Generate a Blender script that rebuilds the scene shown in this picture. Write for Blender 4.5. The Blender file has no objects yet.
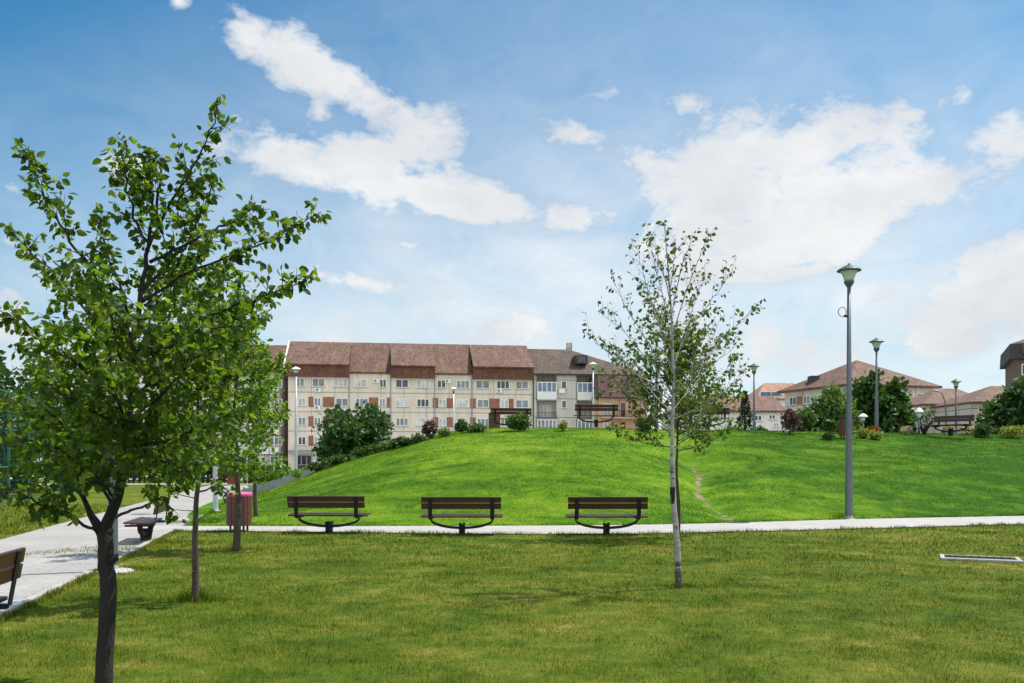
import bpy, math, random
import numpy as np
from mathutils import Vector, Matrix
C = bpy.context.scene.collection
F = 900.0; CX = 512.0; HY = 463.0; CAMZ = 1.6
def at(px, py, D): return Vector(((px-CX)/F*D, D, CAMZ+(HY-py)/F*D))
def zat(py, D): return CAMZ+(HY-py)/F*D
R = math.radians
# ---------------------------------------------------------------- objects
def tag(o, label=None, cat=None, group=None, kind=None):
    if label: o['label'] = label
    if cat: o['category'] = cat
    if group: o['group'] = group
    if kind: o['kind'] = kind
    return o
def empty(name, loc, rz=0, label=None, cat=None, group=None, s=1.0):
    o = bpy.data.objects.new(name, None); C.objects.link(o)
    o.location = loc; o.rotation_euler = (0, 0, rz); o.scale = (s, s, s)
    return tag(o, label, cat, group)
def copy_tree(o, parent=None):
    c = o.copy(); C.objects.link(c)
    if parent: c.parent = parent
    for ch in list(o.children): copy_tree(ch, c)
    return c
class MB:
    def __init__(s): s.v = []; s.f = []; s.m = []
    def add(s, v, f, mi=0):
        n = len(s.v); s.v += [tuple(p) for p in v]; s.f += [tuple(i+n for i in q) for q in f]; s.m += [mi]*len(f); return s
    def box(s, x0, x1, y0, y1, z0, z1, mat=None, mi=0):
        v = [(x, y, z) for z in (z0, z1) for y in (y0, y1) for x in (x0, x1)]
        if mat is not None: v = [mat @ Vector(p) for p in v]
        return s.add(v, [(0,2,3,1),(4,5,7,6),(0,1,5,4),(2,6,7,3),(0,4,6,2),(1,3,7,5)], mi)
    def bbox(s, x0, x1, y0, y1, z0, z1, b=.006, mat=None):
        # box with chamfered vertical and horizontal edges (8-corner cut)
        v = []; f = []
        xs = (x0, x1); ys = (y0, y1); zs = (z0, z1); idx = {}
        for i in (0,1):
            for j in (0,1):
                for k in (0,1):
                    sx = b if i == 0 else -b; sy = b if j == 0 else -b; sz = b if k == 0 else -b
                    idx[i,j,k] = len(v)
                    v += [(xs[i], ys[j]+sy, zs[k]+sz), (xs[i]+sx, ys[j], zs[k]+sz), (xs[i]+sx, ys[j]+sy, zs[k])]
        a = idx
        f += [(a[0,0,0],a[0,0,1],a[0,1,1],a[0,1,0]),(a[1,0,0],a[1,1,0],a[1,1,1],a[1,0,1])]
        f += [(a[0,0,0]+1,a[1,0,0]+1,a[1,0,1]+1,a[0,0,1]+1),(a[0,1,0]+1,a[0,1,1]+1,a[1,1,1]+1,a[1,1,0]+1)]
        f += [(a[0,0,0]+2,a[0,1,0]+2,a[1,1,0]+2,a[1,0,0]+2),(a[0,0,1]+2,a[1,0,1]+2,a[1,1,1]+2,a[0,1,1]+2)]
        for k in (0,1):
            for i in (0,1):
                f.append((a[i,0,k],a[i,1,k],a[i,1,k]+2,a[i,0,k]+2))
            for j in (0,1):
                f.append((a[0,j,k]+1,a[1,j,k]+1,a[1,j,k]+2,a[0,j,k]+2))
        for i in (0,1):
            for j in (0,1):
                f.append((a[i,j,0],a[i,j,1],a[i,j,1]+1,a[i,j,0]+1))
        for i in (0,1):
            for j in (0,1):
                for k in (0,1): f.append((a[i,j,k],a[i,j,k]+1,a[i,j,k]+2))
        if mat is not None: v = [mat @ Vector(p) for p in v]
        return s.add(v, f)
    def tube(s, pts, rad, n=8, cap=True):
        pts = [Vector(p) for p in pts]; v = []; f = []
        if not hasattr(rad, '__len__'): rad = [rad]*len(pts)
        up = None
        for i, p in enumerate(pts):
            d = (pts[min(i+1, len(pts)-1)]-pts[max(i-1, 0)]).normalized()
            if up is None:
                up = Vector((0,0,1)) if abs(d.z) < .9 else Vector((1,0,0))
            a = d.cross(up).normalized(); b = a.cross(d).normalized(); up = b
            for k in range(n):
                t = 2*math.pi*k/n
                v.append(p+(a*math.cos(t)+b*math.sin(t))*rad[i])
        for i in range(len(pts)-1):
            for k in range(n):
                f.append((i*n+k, i*n+(k+1) % n, (i+1)*n+(k+1) % n, (i+1)*n+k))
        if cap: f += [tuple(range(n-1, -1, -1)), tuple(range((len(pts)-1)*n, len(pts)*n))]
        return s.add(v, f)
    def lathe(s, prof, n=20, cx=0, cy=0):
        v = []; f = []
        for r, z in prof:
            for k in range(n):
                t = 2*math.pi*k/n; v.append((cx+r*math.cos(t), cy+r*math.sin(t), z))
        for i in range(len(prof)-1):
            for k in range(n): f.append((i*n+k, i*n+(k+1) % n, (i+1)*n+(k+1) % n, (i+1)*n+k))
        f += [tuple(range(n-1, -1, -1)), tuple(range((len(prof)-1)*n, len(prof)*n))]
        return s.add(v, f)
    def strip(s, A, B):
        n = len(A); return s.add(list(A)+list(B), [(i, i+1, n+i+1, n+i) for i in range(n-1)])
    def slab(s, quad, th):
        q = [Vector(p) for p in quad]; nrm = (q[1]-q[0]).cross(q[3]-q[0]).normalized()
        v = q+[p-nrm*th for p in q]; n = len(q)
        return s.add(v, [tuple(range(n)), tuple(range(2*n-1, n-1, -1))]+[(i, i+n, (i+1) % n+n, (i+1) % n) for i in range(n)])
    def prism(s, poly, z0, z1):
        n = len(poly); v = [(x, y, z0) for x, y in poly]+[(x, y, z1) for x, y in poly]
        return s.add(v, [tuple(range(n-1, -1, -1)), tuple(range(n, 2*n))]+[(i, (i+1) % n, (i+1) % n+n, i+n) for i in range(n)])
    def build(s, name, mats, parent=None, smooth=False, label=None):
        me = bpy.data.meshes.new(name); me.from_pydata(s.v, [], s.f)
        if not isinstance(mats, (list, tuple)): mats = [mats]
        for m in mats: me.materials.append(m)
        if len(mats) > 1: me.polygons.foreach_set('material_index', s.m)
        if smooth: me.polygons.foreach_set('use_smooth', [True]*len(me.polygons))
        me.update()
        o = bpy.data.objects.new(name, me); C.objects.link(o)
        if parent is not None: o.parent = parent
        if label: o['label'] = label
        return o
def np_mesh(name, V, k, mat, parent=None, smooth=False, nf=None, faces=None):
    """V: (n,3) vertices; faces are runs of k vertices, or an explicit (m,k) index array."""
    me = bpy.data.meshes.new(name); V = np.ascontiguousarray(V, dtype=np.float32)
    if faces is None: faces = np.arange(len(V), dtype=np.int32).reshape(-1, k)
    m = len(faces)
    me.vertices.add(len(V)); me.vertices.foreach_set('co', V.ravel())
    me.loops.add(m*k); me.loops.foreach_set('vertex_index', np.ascontiguousarray(faces, dtype=np.int32).ravel())
    me.polygons.add(m); me.polygons.foreach_set('loop_start', np.arange(0, m*k, k, dtype=np.int32))
    if smooth: me.polygons.foreach_set('use_smooth', np.ones(m, dtype=bool))
    me.materials.append(mat); me.update(calc_edges=True); me.validate()
    o = bpy.data.objects.new(name, me); C.objects.link(o)
    if parent is not None: o.parent = parent
    return o
# ---------------------------------------------------------------- materials
def newmat(name):
    m = bpy.data.materials.new(name); m.use_nodes = True; nt = m.node_tree
    for n in list(nt.nodes): nt.nodes.remove(n)
    return m, nt, (lambda t, **kw: mk(nt, t, **kw))
def mk(nt, t, **kw):
    n = nt.nodes.new(t)
    for k, v in kw.items(): setattr(n, k, v)
    return n
def ramp(nt, fac, stops, interp='LINEAR'):
    r = mk(nt, 'ShaderNodeValToRGB'); r.color_ramp.interpolation = interp
    e = r.color_ramp.elements
    while len(e) < len(stops): e.new(.5)
    for q, (p, c) in zip(e, stops):
        q.position = p; q.color = (*c, 1) if len(c) == 3 else c
    nt.links.new(fac, r.inputs[0]); return r.outputs[0]
def noise(nt, vec, scale, detail=4, rough=.55, dist=0):
    n = mk(nt, 'ShaderNodeTexNoise'); n.inputs['Scale'].default_value = scale
    n.inputs['Detail'].default_value = detail; n.inputs['Roughness'].default_value = rough
    n.inputs['Distortion'].default_value = dist
    if vec is not None: nt.links.new(vec, n.inputs['Vector'])
    return n.outputs['Fac']
def mth(nt, op, a, b=None, c=None, clamp=False):
    n = mk(nt, 'ShaderNodeMath', operation=op, use_clamp=clamp)
    for i, x in enumerate((a, b, c)):
        if x is None: continue
        if isinstance(x, (int, float)): n.inputs[i].default_value = x
        else: nt.links.new(x, n.inputs[i])
    return n.outputs[0]
def mixc(nt, fac, a, b, mode='MIX'):
    n = mk(nt, 'ShaderNodeMix', data_type='RGBA', blend_type=mode)
    for s, x in ((n.inputs[0], fac), (n.inputs[6], a), (n.inputs[7], b)):
        if isinstance(x, (int, float)): s.default_value = x
        elif isinstance(x, tuple): s.default_value = (*x, 1) if len(x) == 3 else x
        else: nt.links.new(x, s)
    return n.outputs[2]
def pm(name, col, rough=.6, var=.25, scale=6, metal=0, bump=0, bscale=40, spec=.5, stretch=None, col2=None):
    """principled surface whose colour wanders a little, with optional bump"""
    m, nt, n = newmat(name)
    tc = n('ShaderNodeTexCoord').outputs['Object']
    if stretch:
        mp = n('ShaderNodeMapping'); mp.inputs['Scale'].default_value = stretch
        nt.links.new(tc, mp.inputs['Vector']); tc = mp.outputs[0]
    p = n('ShaderNodeBsdfPrincipled'); out = n('ShaderNodeOutputMaterial')
    f = noise(nt, tc, scale, 6, .6)
    lo = tuple(max(0, c*(1-var)) for c in col); hi = tuple(min(1, c*(1+var)) for c in (col2 or col))
    nt.links.new(ramp(nt, f, [(.3, lo), (.7, hi)]), p.inputs['Base Color'])
    p.inputs['Roughness'].default_value = rough; p.inputs['Metallic'].default_value = metal
    p.inputs['Specular IOR Level'].default_value = spec
    if bump:
        b = n('ShaderNodeBump'); b.inputs['Strength'].default_value = bump; b.inputs['Distance'].default_value = .02
        nt.links.new(noise(nt, tc, bscale, 5, .6), b.inputs['Height']); nt.links.new(b.outputs[0], p.inputs['Normal'])
    nt.links.new(p.outputs[0], out.inputs[0]); return m
def leafmat(name, a, b, c=None, trans=.45, rough=.5, pscale=.8):
    """foliage: colour differs from leaf to leaf, light passes through"""
    m, nt, n = newmat(name); g = n('ShaderNodeNewGeometry'); out = n('ShaderNodeOutputMaterial')
    st = [(0, a), (.75, b)] + ([(1, c)] if c else [])
    col = ramp(nt, g.outputs['Random Per Island'], st)
    p = n('ShaderNodeBsdfPrincipled'); p.inputs['Roughness'].default_value = rough; p.inputs['Specular IOR Level'].default_value = .35
    t = n('ShaderNodeBsdfTranslucent'); nt.links.new(col, p.inputs['Base Color'])
    tc = mixc(nt, 1.0, col, (1.55, 1.5, .55), 'MULTIPLY'); nt.links.new(tc, t.inputs[0])
    mx = n('ShaderNodeMixShader'); mx.inputs[0].default_value = trans
    nt.links.new(p.outputs[0], mx.inputs[1]); nt.links.new(t.outputs[0], mx.inputs[2]); nt.links.new(mx.outputs[0], out.inputs[0])
    return m
M = {}
M['bark_dark'] = pm('bark_dark', (.018,.014,.012), .9, .45, 14, bump=.9, bscale=60, stretch=(1,1,.25))
M['bark_brown'] = pm('bark_brown', (.052,.040,.030), .9, .4, 14, bump=.8, bscale=60, stretch=(1,1,.25))
M['twig'] = pm('twig', (.10,.075,.055), .85, .3, 20)
M['twig_grey'] = pm('twig_grey', (.30,.27,.235), .85, .3, 20)
def birch_mat():
    m, nt, n = newmat('birch_bark'); tc = n('ShaderNodeTexCoord').outputs['Object']
    mp = n('ShaderNodeMapping'); mp.inputs['Scale'].default_value = (6, 6, 22); nt.links.new(tc, mp.inputs[0])
    f = noise(nt, mp.outputs[0], 1.0, 5, .65)
    c = ramp(nt, f, [(.36, (.05,.045,.04)), (.46, (.26,.25,.23)), (.75, (.39,.375,.35))])
    sep = n('ShaderNodeSeparateXYZ'); nt.links.new(tc, sep.inputs[0])
    low = mth(nt, 'SUBTRACT', 1.05, mth(nt, 'MULTIPLY', sep.outputs[2], 1.45), clamp=True)      # rough dark bark at the foot
    f2 = noise(nt, tc, 16, 4, .6)
    f3 = noise(nt, mp.outputs[0], .55, 4, .6); k = mth(nt, 'GREATER_THAN', mth(nt, 'ADD', mth(nt, 'MULTIPLY', low, .75), mth(nt, 'ADD', mth(nt, 'MULTIPLY', f2, .5), mth(nt, 'MULTIPLY', f3, 1.1))), 1.32)
    c = mixc(nt, k, c, (.06,.055,.05))
    p = n('ShaderNodeBsdfPrincipled'); p.inputs['Roughness'].default_value = .75; nt.links.new(c, p.inputs['Base Color'])
    b = n('ShaderNodeBump'); b.inputs['Strength'].default_value = .5; nt.links.new(f, b.inputs['Height']); nt.links.new(b.outputs[0], p.inputs['Normal'])
    o = n('ShaderNodeOutputMaterial'); nt.links.new(p.outputs[0], o.inputs[0]); return m
M['birch'] = birch_mat()
M['leaf_front'] = leafmat('leaf_front', (.032,.074,.010), (.095,.17,.016), (.19,.25,.026), .6)
M['leaf_young'] = leafmat('leaf_young', (.065,.14,.016), (.125,.235,.022), (.20,.29,.03), .6)
M['leaf_birch'] = leafmat('leaf_birch', (.04,.075,.02), (.07,.115,.028), (.11,.14,.03), .35)
M['leaf_mix'] = leafmat('leaf_mix', (.035,.085,.016), (.08,.155,.022), (.30,.27,.03), .4)
M['leaf_dark'] = leafmat('leaf_dark', (.022,.055,.013), (.05,.105,.022), None, .3)
M['leaf_mid'] = leafmat('leaf_mid', (.035,.08,.018), (.07,.13,.03), None, .3)
M['leaf_light'] = leafmat('leaf_light', (.06,.12,.03), (.11,.19,.05), None, .35)
M['leaf_yellow'] = leafmat('leaf_yellow', (.14,.19,.03), (.24,.28,.05), None, .35)
M['leaf_conifer'] = leafmat('leaf_conifer', (.015,.036,.016), (.03,.06,.025), None, .15)
M['leaf_purple'] = leafmat('leaf_purple', (.06,.025,.035), (.12,.06,.065), (.10,.09,.04), .3)
M['leaf_red'] = leafmat('leaf_red', (.06,.11,.025), (.30,.025,.03), (.36,.04,.045), .3)
M['flower_pale'] = leafmat('flower_pale', (.10,.15,.04), (.55,.42,.36), (.65,.55,.48), .3)
def wood(name, a, b, rough=.38):
    m, nt, n = newmat(name); tc = n('ShaderNodeTexCoord').outputs['Object']
    mp = n('ShaderNodeMapping'); mp.inputs['Scale'].default_value = (1.2, 30, 30); nt.links.new(tc, mp.inputs[0])
    f = noise(nt, mp.outputs[0], 1.5, 6, .6, .4)
    p = n('ShaderNodeBsdfPrincipled'); nt.links.new(ramp(nt, f, [(.3, a), (.7, b)]), p.inputs['Base Color'])
    p.inputs['Roughness'].default_value = rough
    bp = n('ShaderNodeBump'); bp.inputs['Strength'].default_value = .25; bp.inputs['Distance'].default_value = .005
    nt.links.new(f, bp.inputs['Height']); nt.links.new(bp.outputs[0], p.inputs['Normal'])
    o = n('ShaderNodeOutputMaterial'); nt.links.new(p.outputs[0], o.inputs[0]); return m
M['wood'] = wood('varnished_wood', (.032,.010,.0075), (.062,.019,.013))
M['wood_bin'] = wood('bin_wood', (.07,.022,.013), (.12,.040,.024), .5)
M['iron'] = pm('black_iron', (.010,.010,.011), .6, .3, 12, spec=.3)
M['pole'] = pm('pole_paint', (.11,.13,.15), .42, .12, 5, metal=.3)
M['pole_white'] = pm('pole_galvanised', (.42,.45,.48), .45, .1, 5, metal=.2)
M['lamp_green'] = pm('lamp_green', (.045,.085,.075), .4, .2, 6)
M['concrete'] = pm('concrete', (.33,.32,.31), .9, .15, 4, bump=.3, bscale=60)
M['concrete_grey'] = pm('concrete_grey', (.27,.275,.28), .9, .2, 2.5, bump=.3, bscale=30)
M['liner'] = pm('liner_plastic', (.55,.09,.27), .35, .2, 9)
M['blackhole'] = pm('dark_steel', (.012,.012,.012), .9, .3, 6, spec=.1)
def glassy(name, col, rough=.08):
    m, nt, n = newmat(name); p = n('ShaderNodeBsdfPrincipled'); o = n('ShaderNodeOutputMaterial')
    oi = n('ShaderNodeTexCoord').outputs['Object']
    f = noise(nt, oi, .9, 2, .5)
    nt.links.new(ramp(nt, f, [(.35, tuple(c*.55 for c in col)), (.65, col)]), p.inputs['Base Color'])
    p.inputs['Roughness'].default_value = rough; p.inputs['Specular IOR Level'].default_value = .6
    nt.links.new(p.outputs[0], o.inputs[0]); return m
M['pane_dark'] = glassy('pane_dark', (.055,.065,.08)); M['pane_mid'] = glassy('pane_mid', (.22,.25,.28)); M['pane_curtain'] = glassy('pane_curtain', (.62,.62,.60), .2)
M['pane_blue'] = glassy('pane_blue', (.14,.24,.36))
M['upvc'] = pm('white_frame', (.78,.78,.76), .5, .05, 3); M['balcony_white'] = pm('balcony_white', (.74,.74,.74), .6, .06, 2)
def lampglass():
    m, nt, n = newmat('frosted_glass'); p = n('ShaderNodeBsdfPrincipled'); o = n('ShaderNodeOutputMaterial')
    p.inputs['Base Color'].default_value = (.80,.83,.83,1); p.inputs['Roughness'].default_value = .25
    t = n('ShaderNodeBsdfTranslucent'); t.inputs[0].default_value = (.85,.88,.88,1)
    mx = n('ShaderNodeMixShader'); mx.inputs[0].default_value = .5
    nt.links.new(p.outputs[0], mx.inputs[1]); nt.links.new(t.outputs[0], mx.inputs[2]); nt.links.new(mx.outputs[0], o.inputs[0]); return m
M['lampglass'] = lampglass()
def wallmat(name, col, seam=(.10,.09,.085), bw=3.3, bh=2.8, z0=0, stain=.22, mortar=.045):
    """prefab panels: joints at storey height and panel width, weather stains"""
    m, nt, n = newmat(name); tc = n('ShaderNodeTexCoord').outputs['Object']
    sp = n('ShaderNodeSeparateXYZ'); nt.links.new(tc, sp.inputs[0])
    cb = n('ShaderNodeCombineXYZ'); nt.links.new(mth(nt, 'ADD', sp.outputs[0], mth(nt, 'MULTIPLY', sp.outputs[1], 1.0)), cb.inputs[0]); nt.links.new(mth(nt, 'ADD', sp.outputs[2], -z0), cb.inputs[1])
    br = n('ShaderNodeTexBrick'); br.offset = 0; nt.links.new(cb.outputs[0], br.inputs['Vector'])
    br.inputs['Scale'].default_value = 1; br.inputs['Brick Width'].default_value = bw; br.inputs['Row Height'].default_value = bh
    br.inputs['Mortar Size'].default_value = mortar; br.inputs['Color1'].default_value = (*col, 1)
    br.inputs['Color2'].default_value = (*[c*.93 for c in col], 1); br.inputs['Mortar'].default_value = (*seam, 1)
    mp = n('ShaderNodeMapping'); mp.inputs['Scale'].default_value = (1.2, 1.2, .3); nt.links.new(tc, mp.inputs[0])
    f = noise(nt, mp.outputs[0], .9, 6, .65)
    d = mixc(nt, 1.0, br.outputs['Color'], ramp(nt, f, [(.3, (1-stain,)*3), (.65, (1,1,1))]), 'MULTIPLY')
    p = n('ShaderNodeBsdfPrincipled'); p.inputs['Roughness'].default_value = .9; nt.links.new(d, p.inputs['Base Color'])
    o = n('ShaderNodeOutputMaterial'); nt.links.new(p.outputs[0], o.inputs[0]); return m
M['wall_cream'] = wallmat('wall_cream', (.74,.65,.55), seam=(.22,.19,.16), z0=.56, mortar=.03); M['wall_grey'] = wallmat('wall_grey', (.60,.555,.50))
M['wall_orange'] = wallmat('wall_orange', (.62,.41,.27)); M['wall_pale'] = wallmat('wall_pale', (.68,.58,.53)); M['wall_white'] = wallmat('wall_white', (.74,.70,.67))
M['wall_brown'] = wallmat('wall_brown', (.17,.115,.085)); M['wall_dusk'] = wallmat('wall_dusk', (.58,.53,.46))
M['panel_brick'] = pm('brick_red_panel', (.27,.115,.08), .9, .25, 1.2)
def roofmat(name, a, b, c, axis=2, row=.28):
    m, nt, n = newmat(name); tc = n('ShaderNodeTexCoord').outputs['Object']
    sp = n('ShaderNodeSeparateXYZ'); nt.links.new(tc, sp.inputs[0])
    cb = n('ShaderNodeCombineXYZ'); nt.links.new(mth(nt, 'ADD', sp.outputs[0], mth(nt, 'MULTIPLY', sp.outputs[1], .35)), cb.inputs[0]); nt.links.new(sp.outputs[2], cb.inputs[1])
    br = n('ShaderNodeTexBrick'); nt.links.new(cb.outputs[0], br.inputs['Vector'])
    br.inputs['Scale'].default_value = 1; br.inputs['Brick Width'].default_value = .5; br.inputs['Row Height'].default_value = row
    br.inputs['Mortar Size'].default_value = .018; br.inputs['Color1'].default_value = (*a, 1); br.inputs['Color2'].default_value = (*b, 1); br.inputs['Mortar'].default_value = (*[x*.45 for x in a], 1)
    mpp = n('ShaderNodeMapping'); mpp.inputs['Scale'].default_value = (1.0,.4,.45); nt.links.new(tc, mpp.inputs[0]); f = noise(nt, mpp.outputs[0], .9, 8, .75); f2 = noise(nt, mpp.outputs[0], 3.2, 6, .7)
    d = mixc(nt, ramp(nt, f, [(.42, (0,0,0)), (.62, (.75,.75,.75))]), br.outputs['Color'], c)
    d = mixc(nt, 1.0, d, ramp(nt, f2, [(.35, (.50,.48,.47)), (.62, (1.12,1.08,1.05))]), 'MULTIPLY')
    p = n('ShaderNodeBsdfPrincipled'); p.inputs['Roughness'].default_value = .85; nt.links.new(d, p.inputs['Base Color'])
    bp = n('ShaderNodeBump'); bp.inputs['Distance'].default_value = .05; nt.links.new(br.outputs['Fac'], bp.inputs['Height']); bp.invert = True; nt.links.new(bp.outputs[0], p.inputs['Normal'])
    o = n('ShaderNodeOutputMaterial'); nt.links.new(p.outputs[0], o.inputs[0]); return m
M['roof_red'] = roofmat('roof_red', (.150,.078,.055), (.105,.055,.040), (.20,.125,.095))
M['roof_dark'] = roofmat('roof_dark', (.090,.063,.050), (.065,.046,.037), (.125,.092,.072))
M['roof_strip'] = roofmat('roof_strip', (.17,.068,.045), (.13,.05,.035), (.21,.095,.065))
M['roof_pink'] = roofmat('roof_pink', (.17,.092,.070), (.13,.07,.055), (.21,.13,.105))
M['roof_orange'] = roofmat('roof_orange', (.36,.20,.14), (.32,.18,.125), (.4,.25,.19))
M['roof_slate'] = pm('mansard_slate', (.05,.042,.04), .8, .3, 3)
M['court_green'] = pm('court_green', (.012,.11,.085), .5, .2, 8)
M['red_paint'] = pm('red_paint', (.17,.018,.015), .5, .15, 8)
M['car_paint'] = pm('car_paint', (.55,.57,.57), .25, .04, 3); M['tyre'] = pm('tyre', (.02,.02,.02), .9, .2, 20)
M['purple_render'] = pm('purple_cladding', (.15,.085,.085), .85, .55, 2.2, stretch=(3,3,.3))
# ---------------------------------------------------------------- terrain
HX = [-60,-8.4,-7.4,-6.6,-5.6,-4.6,-3.2,-1.6,0,3,40,70]
HZ = [0,0,.22,.56,1.0,1.38,1.9,2.45,2.86,3.04,2.96,2.88]
def sm(t):
    t = np.clip(t, 0, 1); return t*t*(3-2*t)
CNX = [-30,-9,-4.87,-2.07,.4,2.09,3.8,8.06,9.48,13.4,60]; CNY = [23.5,21.2,20.7,20.28,20.0,20.0,20.35,21.6,22.05,23.4,37.0]
CFX = [-30,-9,-5.55,.7,4.3,7.2,9.6,11.1,15.2,60]; CFY = [24.5,22.6,22.5,22.7,23.2,24.4,25.35,25.8,26.9,40.5]
def smooth_interp(x, a, b):
    x = np.asarray(x, float); return sum(np.interp(x+d, a, b) for d in (-1.2,-.8,-.4,0,.4,.8,1.2))/7
def cn(x): return smooth_interp(x, CNX, CNY)
def cf(x): return smooth_interp(x, CFX, CFY)
def cross_c(x): return (cn(x)+cf(x))/2
def terrain(x, y):
    x = np.asarray(x, float); y = np.asarray(y, float)
    xp = x+.22*(y-23); s = (y-(cf(x)+.25))*.97
    H = np.interp(xp, HX, HZ)
    for d in (-1.2, -.6, .6, 1.2): H = H+np.interp(xp+d, HX, HZ)
    H = H/5; t = np.clip(s/13.5, 0, 1); t2 = np.sqrt(t*t+.002)-.0447
    S = np.clip(1-(1-np.clip(t2, 0, 1))**1.75, 0, 1)
    yb = np.interp(xp, [-9,-4,0,3], [37,40,52,60]); B = 1-sm((y-yb)/(yb*.28))
    g = np.exp(-((x-gully_x(y))/.4)**2)*.14*sm(s/1.5)*(1-sm((s-7)/4))
    w = (.05*np.sin(x*.9+y*.4)*np.sin(y*.7-x*.23)+.03*np.sin(x*2.1+1)*np.sin(y*1.7))*sm(s/3)*(H > .5)
    v = .42*np.exp(-((x-gully_x(y)-.15)/1.5)**2)*sm(s/3)*(1-sm((s-5)/6))
    return H*S*B-g+w-v
def gully_x(y): return 5.85+(y-24)*.03+.18*np.sin(y*1.3)
def hit(px, py):
    u = (px-CX)/F; v = (HY-py)/F; D = np.arange(4, 90, .02); dz = CAMZ+v*D-terrain(u*D, D)
    i = int(np.argmax(dz < 0)); return Vector((u*D[i], D[i], float(terrain(u*D[i], D[i]))))
def stand(px, D): return Vector(((px-CX)/F*D, D, tz((px-CX)/F*D, D)))
def tz(x, y): return float(terrain(x, y))
# left path edges, as X for a given Y
LY = [-10, 0, 7, 9.5, 15.2, 20, 22.9, 30, 40, 62, 64.5]; LR = [-1.6,-3.5,-4.95,-5.4,-6.62,-7.75,-8.36,-9.97,-12.6,-18.4,-19.0]
LLY = [-10, 0, 18.7, 26.7, 60, 64.5]; LL = [-5.2,-7.1,-10.6,-12.6,-20.6,-21.6]
def pR(y): return np.interp(y, LY, LR)
def pL(y): return np.interp(y, LLY, LL)
def on_path(x, y, m=0.0):
    a = (x < pR(y)+m) & (x > pL(y)-m) & (y < 64.5)
    c = (y > cn(x)-m) & (y < cf(x)+m)
    return a | (c & (x > pR(y)-.5))
# ---------------------------------------------------------------- ground and paths
def grass_colour(nt, blade):
    n = lambda t, **kw: mk(nt, t, **kw)
    pos = n('ShaderNodeNewGeometry').outputs['Position']; sp = n('ShaderNodeSeparateXYZ'); nt.links.new(pos, sp.inputs[0]); X, Y = sp.outputs[0], sp.outputs[1]
    nb = noise(nt, pos, .9, 5, .65); nf = noise(nt, pos, 3.2, 5, .7); nl = noise(nt, pos, .16, 3, .5)
    mp = n('ShaderNodeMapping'); mp.inputs['Rotation'].default_value = (0,0,R(28)); mp.inputs['Scale'].default_value = (.40,.85,.85); nt.links.new(pos, mp.inputs[0])
    ns = noise(nt, mp.outputs[0], 1.4, 6, .65, .3)
    rnd = n('ShaderNodeNewGeometry').outputs['Random Per Island'] if blade else noise(nt, pos, 26, 3, .7)
    # mown lawn in front of the path: green with straw showing through
    dry = mth(nt, 'ADD', mth(nt, 'MULTIPLY', nb, .55), mth(nt, 'MULTIPLY', nf, .45))
    dry = mth(nt, 'ADD', dry, mth(nt, 'MULTIPLY', mth(nt, 'SUBTRACT', rnd, .5), .34 if blade else .12))
    dry = mth(nt, 'ADD', dry, mth(nt, 'MULTIPLY', mth(nt, 'SUBTRACT', nl, .56), .32))
    lawn = ramp(nt, dry, [(.33, (.032,.068,.005)), (.48, (.080,.122,.009)), (.59, (.150,.160,.022)), (.70, (.33,.27,.10))])
    # the irrigated mound: saturated green, darker and lighter swathes
    g = mth(nt, 'ADD', mth(nt, 'MULTIPLY', ns, .7), mth(nt, 'MULTIPLY', nf, .3))
    g = mth(nt, 'ADD', g, mth(nt, 'MULTIPLY', mth(nt, 'SUBTRACT', nl, .53), .45))
    g = mth(nt, 'ADD', g, mth(nt, 'MULTIPLY', mth(nt, 'SUBTRACT', rnd, .5), .22 if blade else .08))
    right_dark = mth(nt, 'MULTIPLY', mth(nt, 'SUBTRACT', X, mth(nt, 'ADD', 5.5, mth(nt, 'MULTIPLY', nb, 3))), .16, clamp=True)      # darker green towards the right bank
    g = mth(nt, 'SUBTRACT', g, mth(nt, 'MULTIPLY', right_dark, .15))
    mound = ramp(nt, g, [(.33, (.026,.082,.003)), (.46, (.066,.152,.006)), (.58, (.125,.222,.010)), (.71, (.215,.255,.035))])
    d = mth(nt, 'SUBTRACT', Y, mth(nt, 'MAXIMUM', 21.9, mth(nt, 'ADD', mth(nt, 'MULTIPLY', X, .32), 20.2)))
    side = mth(nt, 'ADD', X, mth(nt, 'ADD', mth(nt, 'MULTIPLY', mth(nt, 'SUBTRACT', Y, 23), .22), 9.3))
    col = mixc(nt, mth(nt, 'MULTIPLY', mth(nt, 'GREATER_THAN', d, 0), mth(nt, 'GREATER_THAN', side, 0)), lawn, mound)
    if not blade:
        gx = mth(nt, 'ABSOLUTE', mth(nt, 'SUBTRACT', X, mth(nt, 'ADD', 5.85, mth(nt, 'ADD', mth(nt, 'MULTIPLY', mth(nt, 'SUBTRACT', Y, 24), .03), mth(nt, 'MULTIPLY', mth(nt, 'SINE', mth(nt, 'MULTIPLY', Y, 1.3)), .18)))))
        k = mth(nt, 'SUBTRACT', mth(nt, 'ADD', .22, mth(nt, 'MULTIPLY', mth(nt, 'SUBTRACT', noise(nt, pos, 2.6, 5, .7), .5), 2.6)), mth(nt, 'MULTIPLY', gx, 2.5))
        k = mth(nt, 'MULTIPLY', mth(nt, 'MULTIPLY', k, 6, clamp=True), mth(nt, 'MULTIPLY', mth(nt, 'SUBTRACT', Y, 24.4), 2, clamp=True), clamp=True)
        k = mth(nt, 'MULTIPLY', k, mth(nt, 'MULTIPLY', mth(nt, 'SUBTRACT', 31.5, Y), .8, clamp=True), clamp=True)
        soil = ramp(nt, nf, [(.35, (.10,.07,.04)), (.6, (.26,.20,.13)), (.75, (.36,.30,.22))])
        col = mixc(nt, k, col, soil)
    return col, nf, nb
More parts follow.
